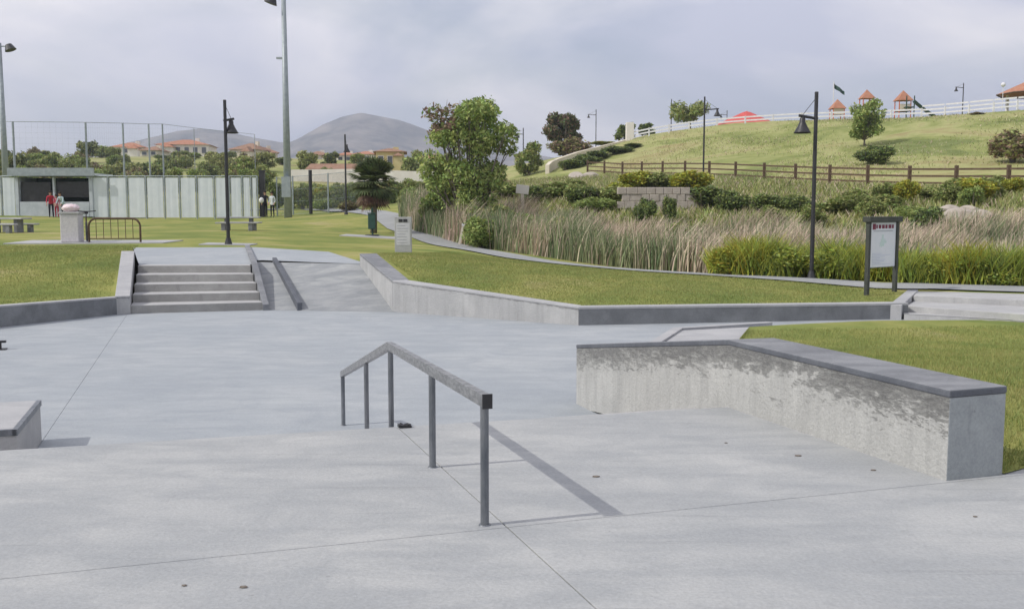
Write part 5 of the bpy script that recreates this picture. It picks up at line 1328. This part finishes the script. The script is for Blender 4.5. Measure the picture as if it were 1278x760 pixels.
for k in range(8):
    w_ = pw_ * r_.uniform(.3, .75); onb(-pw_ * .4 + w_ / 2, 0, zb2 + ph * (.06 + .035 * k), w_, .009, 'text_line', M_PALEB, pn, .013)
# leaning marker posts by the reeds
p = at(573, 42); t = thing('marker_post', 'leaning pale marker post at the edge of the path below the leafy tree', 'post', tuple(p)); bm = BM(); box(bm, (.08, 0, .42), (.10, .06, .95), ry=.22); obj('stake', bm, M_STUCCO, t); bm = BM(); box(bm, (.17, 0, .86), (.12, .07, .1), ry=.22); obj('cap', bm, M_WHITE, t)
p = at(652, 47); t = thing('trail_sign', 'pale trail sign on a slim post among the reeds', 'sign', tuple(p)); h = V(652, 234, 47).z - p.z
bm = BM(); box(bm, (0, 0, h / 2), (.16, .08, h)); obj('post', bm, M_STUCCO, t); bm = BM(); box(bm, (0, -.05, h - .1), (.6, .05, .42), ry=.12); obj('sign_plate', bm, M_STUCW, t, bevel=.02)

# ------------------------------------------------------------------ people
def person(p, h, pose, shirt, trousers, label, hair=(.03, .02, .015), face=-math.pi / 2, cap=None):
    """one skinned body, posed by joints (unit: standing height 1)"""
    t = thing('person', label, 'person', tuple(p), face + math.pi / 2)
    bend = pose == 'bend'; sit = pose == 'sit'
    J = {}; hip = Vector((0, 0, .52)); lean = Vector((0, -.14, .22)) if bend else Vector((0, -.01, .28))
    J['hip'] = hip; J['chest'] = hip + lean; J['neck'] = J['chest'] + lean.normalized() * .06; J['head0'] = J['neck'] + Vector((0, -.01, .045)); J['head1'] = J['head0'] + Vector((0, -.005, .055))
    for s, n in ((-1, 'l'), (1, 'r')):
        J[n + 'hip'] = hip + Vector((s * .05, 0, -.02)); J[n + 'kn'] = Vector((s * .055, -.03 if bend else -.01, .28)); J[n + 'an'] = Vector((s * .06, .01, .04)); J[n + 'toe'] = Vector((s * .07, -.09, .015))
        J[n + 'sh'] = J['chest'] + Vector((s * .10, 0, .01)); J[n + 'el'] = J[n + 'sh'] + Vector((s * .03, -.05 if bend else .01, -.16)); J[n + 'wr'] = J[n + 'el'] + Vector((-s * .01, -.08, -.10)); J[n + 'hd'] = J[n + 'wr'] + Vector((0, -.02, -.04))
        for k in range(4): J[n + 'f%d' % k] = J[n + 'hd'] + Vector(((k - 1.5) * .010, -.012, -.038 + .004 * abs(k - 1.3))); 
        J[n + 'th'] = J[n + 'wr'] + Vector((-s * .022, -.022, -.035))
    rad = dict(hip=.068, chest=.075, neck=.028, head0=.045, head1=.048)
    for n in 'lr': rad.update({n + 'hip': .05, n + 'kn': .034, n + 'an': .022, n + 'toe': .02, n + 'sh': .032, n + 'el': .023, n + 'wr': .015, n + 'hd': .018, n + 'th': .006, **{n + 'f%d' % k: .006 for k in range(4)}})
    E = [('hip', 'chest'), ('chest', 'neck'), ('neck', 'head0'), ('head0', 'head1')]
    for n in 'lr': E += [('hip', n + 'hip'), (n + 'hip', n + 'kn'), (n + 'kn', n + 'an'), (n + 'an', n + 'toe'), ('chest', n + 'sh'), (n + 'sh', n + 'el'), (n + 'el', n + 'wr'), (n + 'wr', n + 'hd'), (n + 'wr', n + 'th')] + [(n + 'hd', n + 'f%d' % k) for k in range(4)]
    keys = list(J); me = bpy.data.meshes.new('body'); me.from_pydata([J[k] for k in keys], [(keys.index(a), keys.index(b)) for a, b in E], [])
    o = bpy.data.objects.new('body', me); C.objects.link(o); o.modifiers.new('skin', 'SKIN'); 
    for i, k in enumerate(keys): me.skin_vertices[0].data[i].radius = (rad[k], rad[k] * (.72 if k in ('hip', 'chest') else 1)); me.skin_vertices[0].data[i].use_root = (k == 'hip')
    o.modifiers.new('sub', 'SUBSURF').levels = 1
    dg = bpy.context.evaluated_depsgraph_get(); m2 = bpy.data.meshes.new_from_object(o.evaluated_get(dg)); bpy.data.objects.remove(o)
    m2.materials.clear(); m2.materials.append(M_SKIN); m2.materials.append(shirt); m2.materials.append(trousers); m2.materials.append(M_BLACK)
    for f in m2.polygons:
        c = f.center; hd = min((c - J['lwr']).length, (c - J['rwr']).length, (c - J['lhd']).length, (c - J['rhd']).length) < .05
        f.material_index = 0 if hd or c.z > J['neck'].z - .005 else 1 if c.z > .5 else 3 if c.z < .05 else 2
        f.use_smooth = True
    b = link(bpy.data.objects.new('body', m2), t); t.scale = (h, h, h)
    hc = J['head1']; bm = BM(); ball(bm, hc + Vector((0, .012, .012)), .056, 2, (1, 1, .95)); q = obj('cap' if cap else 'hair', bm, cap or mat('dark hair', hair), t, smooth=True)
    bm = BM(); ball(bm, hc + Vector((0, -.052, -.015)), .010, 1, (.8, 1, 1.3))
    for s in (-1, 1): ball(bm, hc + Vector((s * .05, .0, -.015)), .012, 1, (.5, 1, 1.4))
    obj('nose_and_ears', bm, M_SKIN, t)
    bm = BM()
    for s in (-1, 1): ball(bm, hc + Vector((s * .018, -.048, -.002)), .006, 1)
    obj('eyes', bm, M_BLACK, t)
M_RED = mat('red cloth', (.45, .03, .06)); M_WC = mat('white cloth', (.62, .66, .70)); M_NAVY = mat('black cloth', (.015, .016, .025)); M_TEAL = mat('pale cloth', (.45, .56, .60))
def pers(px, y, *a, **k): person(at(px, y), *a, **k)
pers(64, 65.6, 1.85, 'bend', M_RED, M_NAVY, 'person in red top and dark trousers bending in front of the dugout', face=-1.2)
pers(80, 65.4, 1.8, 'bend', M_TEAL, M_NAVY, 'person in pale blue-white top bending in front of the dugout', face=-1.9)
pers(71, 65.9, 1.5, 'stand', mat('pink cloth', (.55, .22, .26)), M_RED, 'person in pink top standing between the two bending people at the dugout', face=-1.5)
pers(331, 65.5, 1.7, 'stand', M_NAVY, M_NAVY, 'person in black with a white bag by the dark gate post', face=-1.4)
pers(340, 65.2, 1.62, 'stand', M_WC, M_NAVY, 'person in white top and black trousers beside the floodlight pole', face=-1.8)
p = at(329, 65.3); bm = BM(); ball(bm, (0, 0, .0), .16, 2, (1, .6, 1.2)); tagit(obj('white_bag', bm, M_WHITE, smooth=True, loc=(p.x - .1, p.y - .1, p.z + 1.12)), 'white bag held by the person in black at the gate', 'bag')

# ------------------------------------------------------------------ mountains
sil = [(60, 200), (110, 188), (150, 180), (190, 172), (222, 163), (255, 160), (285, 164), (320, 172), (352, 178), (368, 177), (385, 168), (405, 155), (428, 145), (452, 139), (475, 143), (500, 148), (522, 156), (548, 166), (580, 176), (640, 190), (720, 200)]
MD = 2600.0
sx_ = np.array([V(a, 262, MD).x for a, b in sil]); sz_ = np.array([V(a, b, MD).z for a, b in sil])
nx, ny = 240, 90; X = np.linspace(sx_[0] - 200, sx_[-1] + 300, nx); Y = np.linspace(MD - 900, MD + 700, ny); XX, YY = np.meshgrid(X, Y)
rng = np.random.default_rng(5); NN = np.zeros_like(XX)
for o in range(6):
    fr = .004 * 1.9 ** o; a1, a2, p1, p2 = rng.uniform(-1, 1, 4) * 3.1
    NN += (1 - np.abs(np.sin(XX * fr + a1 + 1.4 * np.sin(YY * fr * .7 + p1)) * np.cos(YY * fr * .8 + a2 + .8 * np.sin(XX * fr * 1.2 + p2)))) * .5 ** o
NN = (NN - NN.mean()) / NN.std()
dY = (YY - MD); fall = np.where(dY < 0, np.clip(1 + dY / 900, 0, 1) ** 1.1, np.clip(1 - dY / 700, 0, 1))
Z = np.interp(XX + 0 * NN, sx_, sz_, left=0, right=0) * fall + NN * 15 * (1 - np.exp(-np.abs(dY) / 160)) * fall + NN * 1.2
me = npmesh('mountain', np.column_stack([XX.ravel(), YY.ravel(), Z.ravel() - 2]), np.array([[j * nx + i, j * nx + i + 1, (j + 1) * nx + i + 1, (j + 1) * nx + i] for j in range(ny - 1) for i in range(nx - 1)]))
me.polygons.foreach_set('use_smooth', [True] * len(me.polygons))
tagit(mobj('mountain', me, M_MOUNT), kind='structure')

# ------------------------------------------------------------------ haze
bm = BM(); box(bm, (0, 1500, 148), (5200, 4200, 306)); 
hm = bpy.data.materials.new('haze'); hm.use_nodes = True; t = hm.node_tree; t.nodes.clear(); oo = t.nodes.new('ShaderNodeOutputMaterial'); pv = t.nodes.new('ShaderNodeVolumePrincipled')
pv.inputs['Color'].default_value = (.76, .84, 1.0, 1); pv.inputs['Density'].default_value = .00036; pv.inputs['Anisotropy'].default_value = .2
t.links.new(pv.outputs[0], oo.inputs['Volume'])
hz = obj('haze', bm, hm); tagit(hz, kind='stuff'); hz['label'] = 'thin pale haze over the distance'; hz['category'] = 'haze'
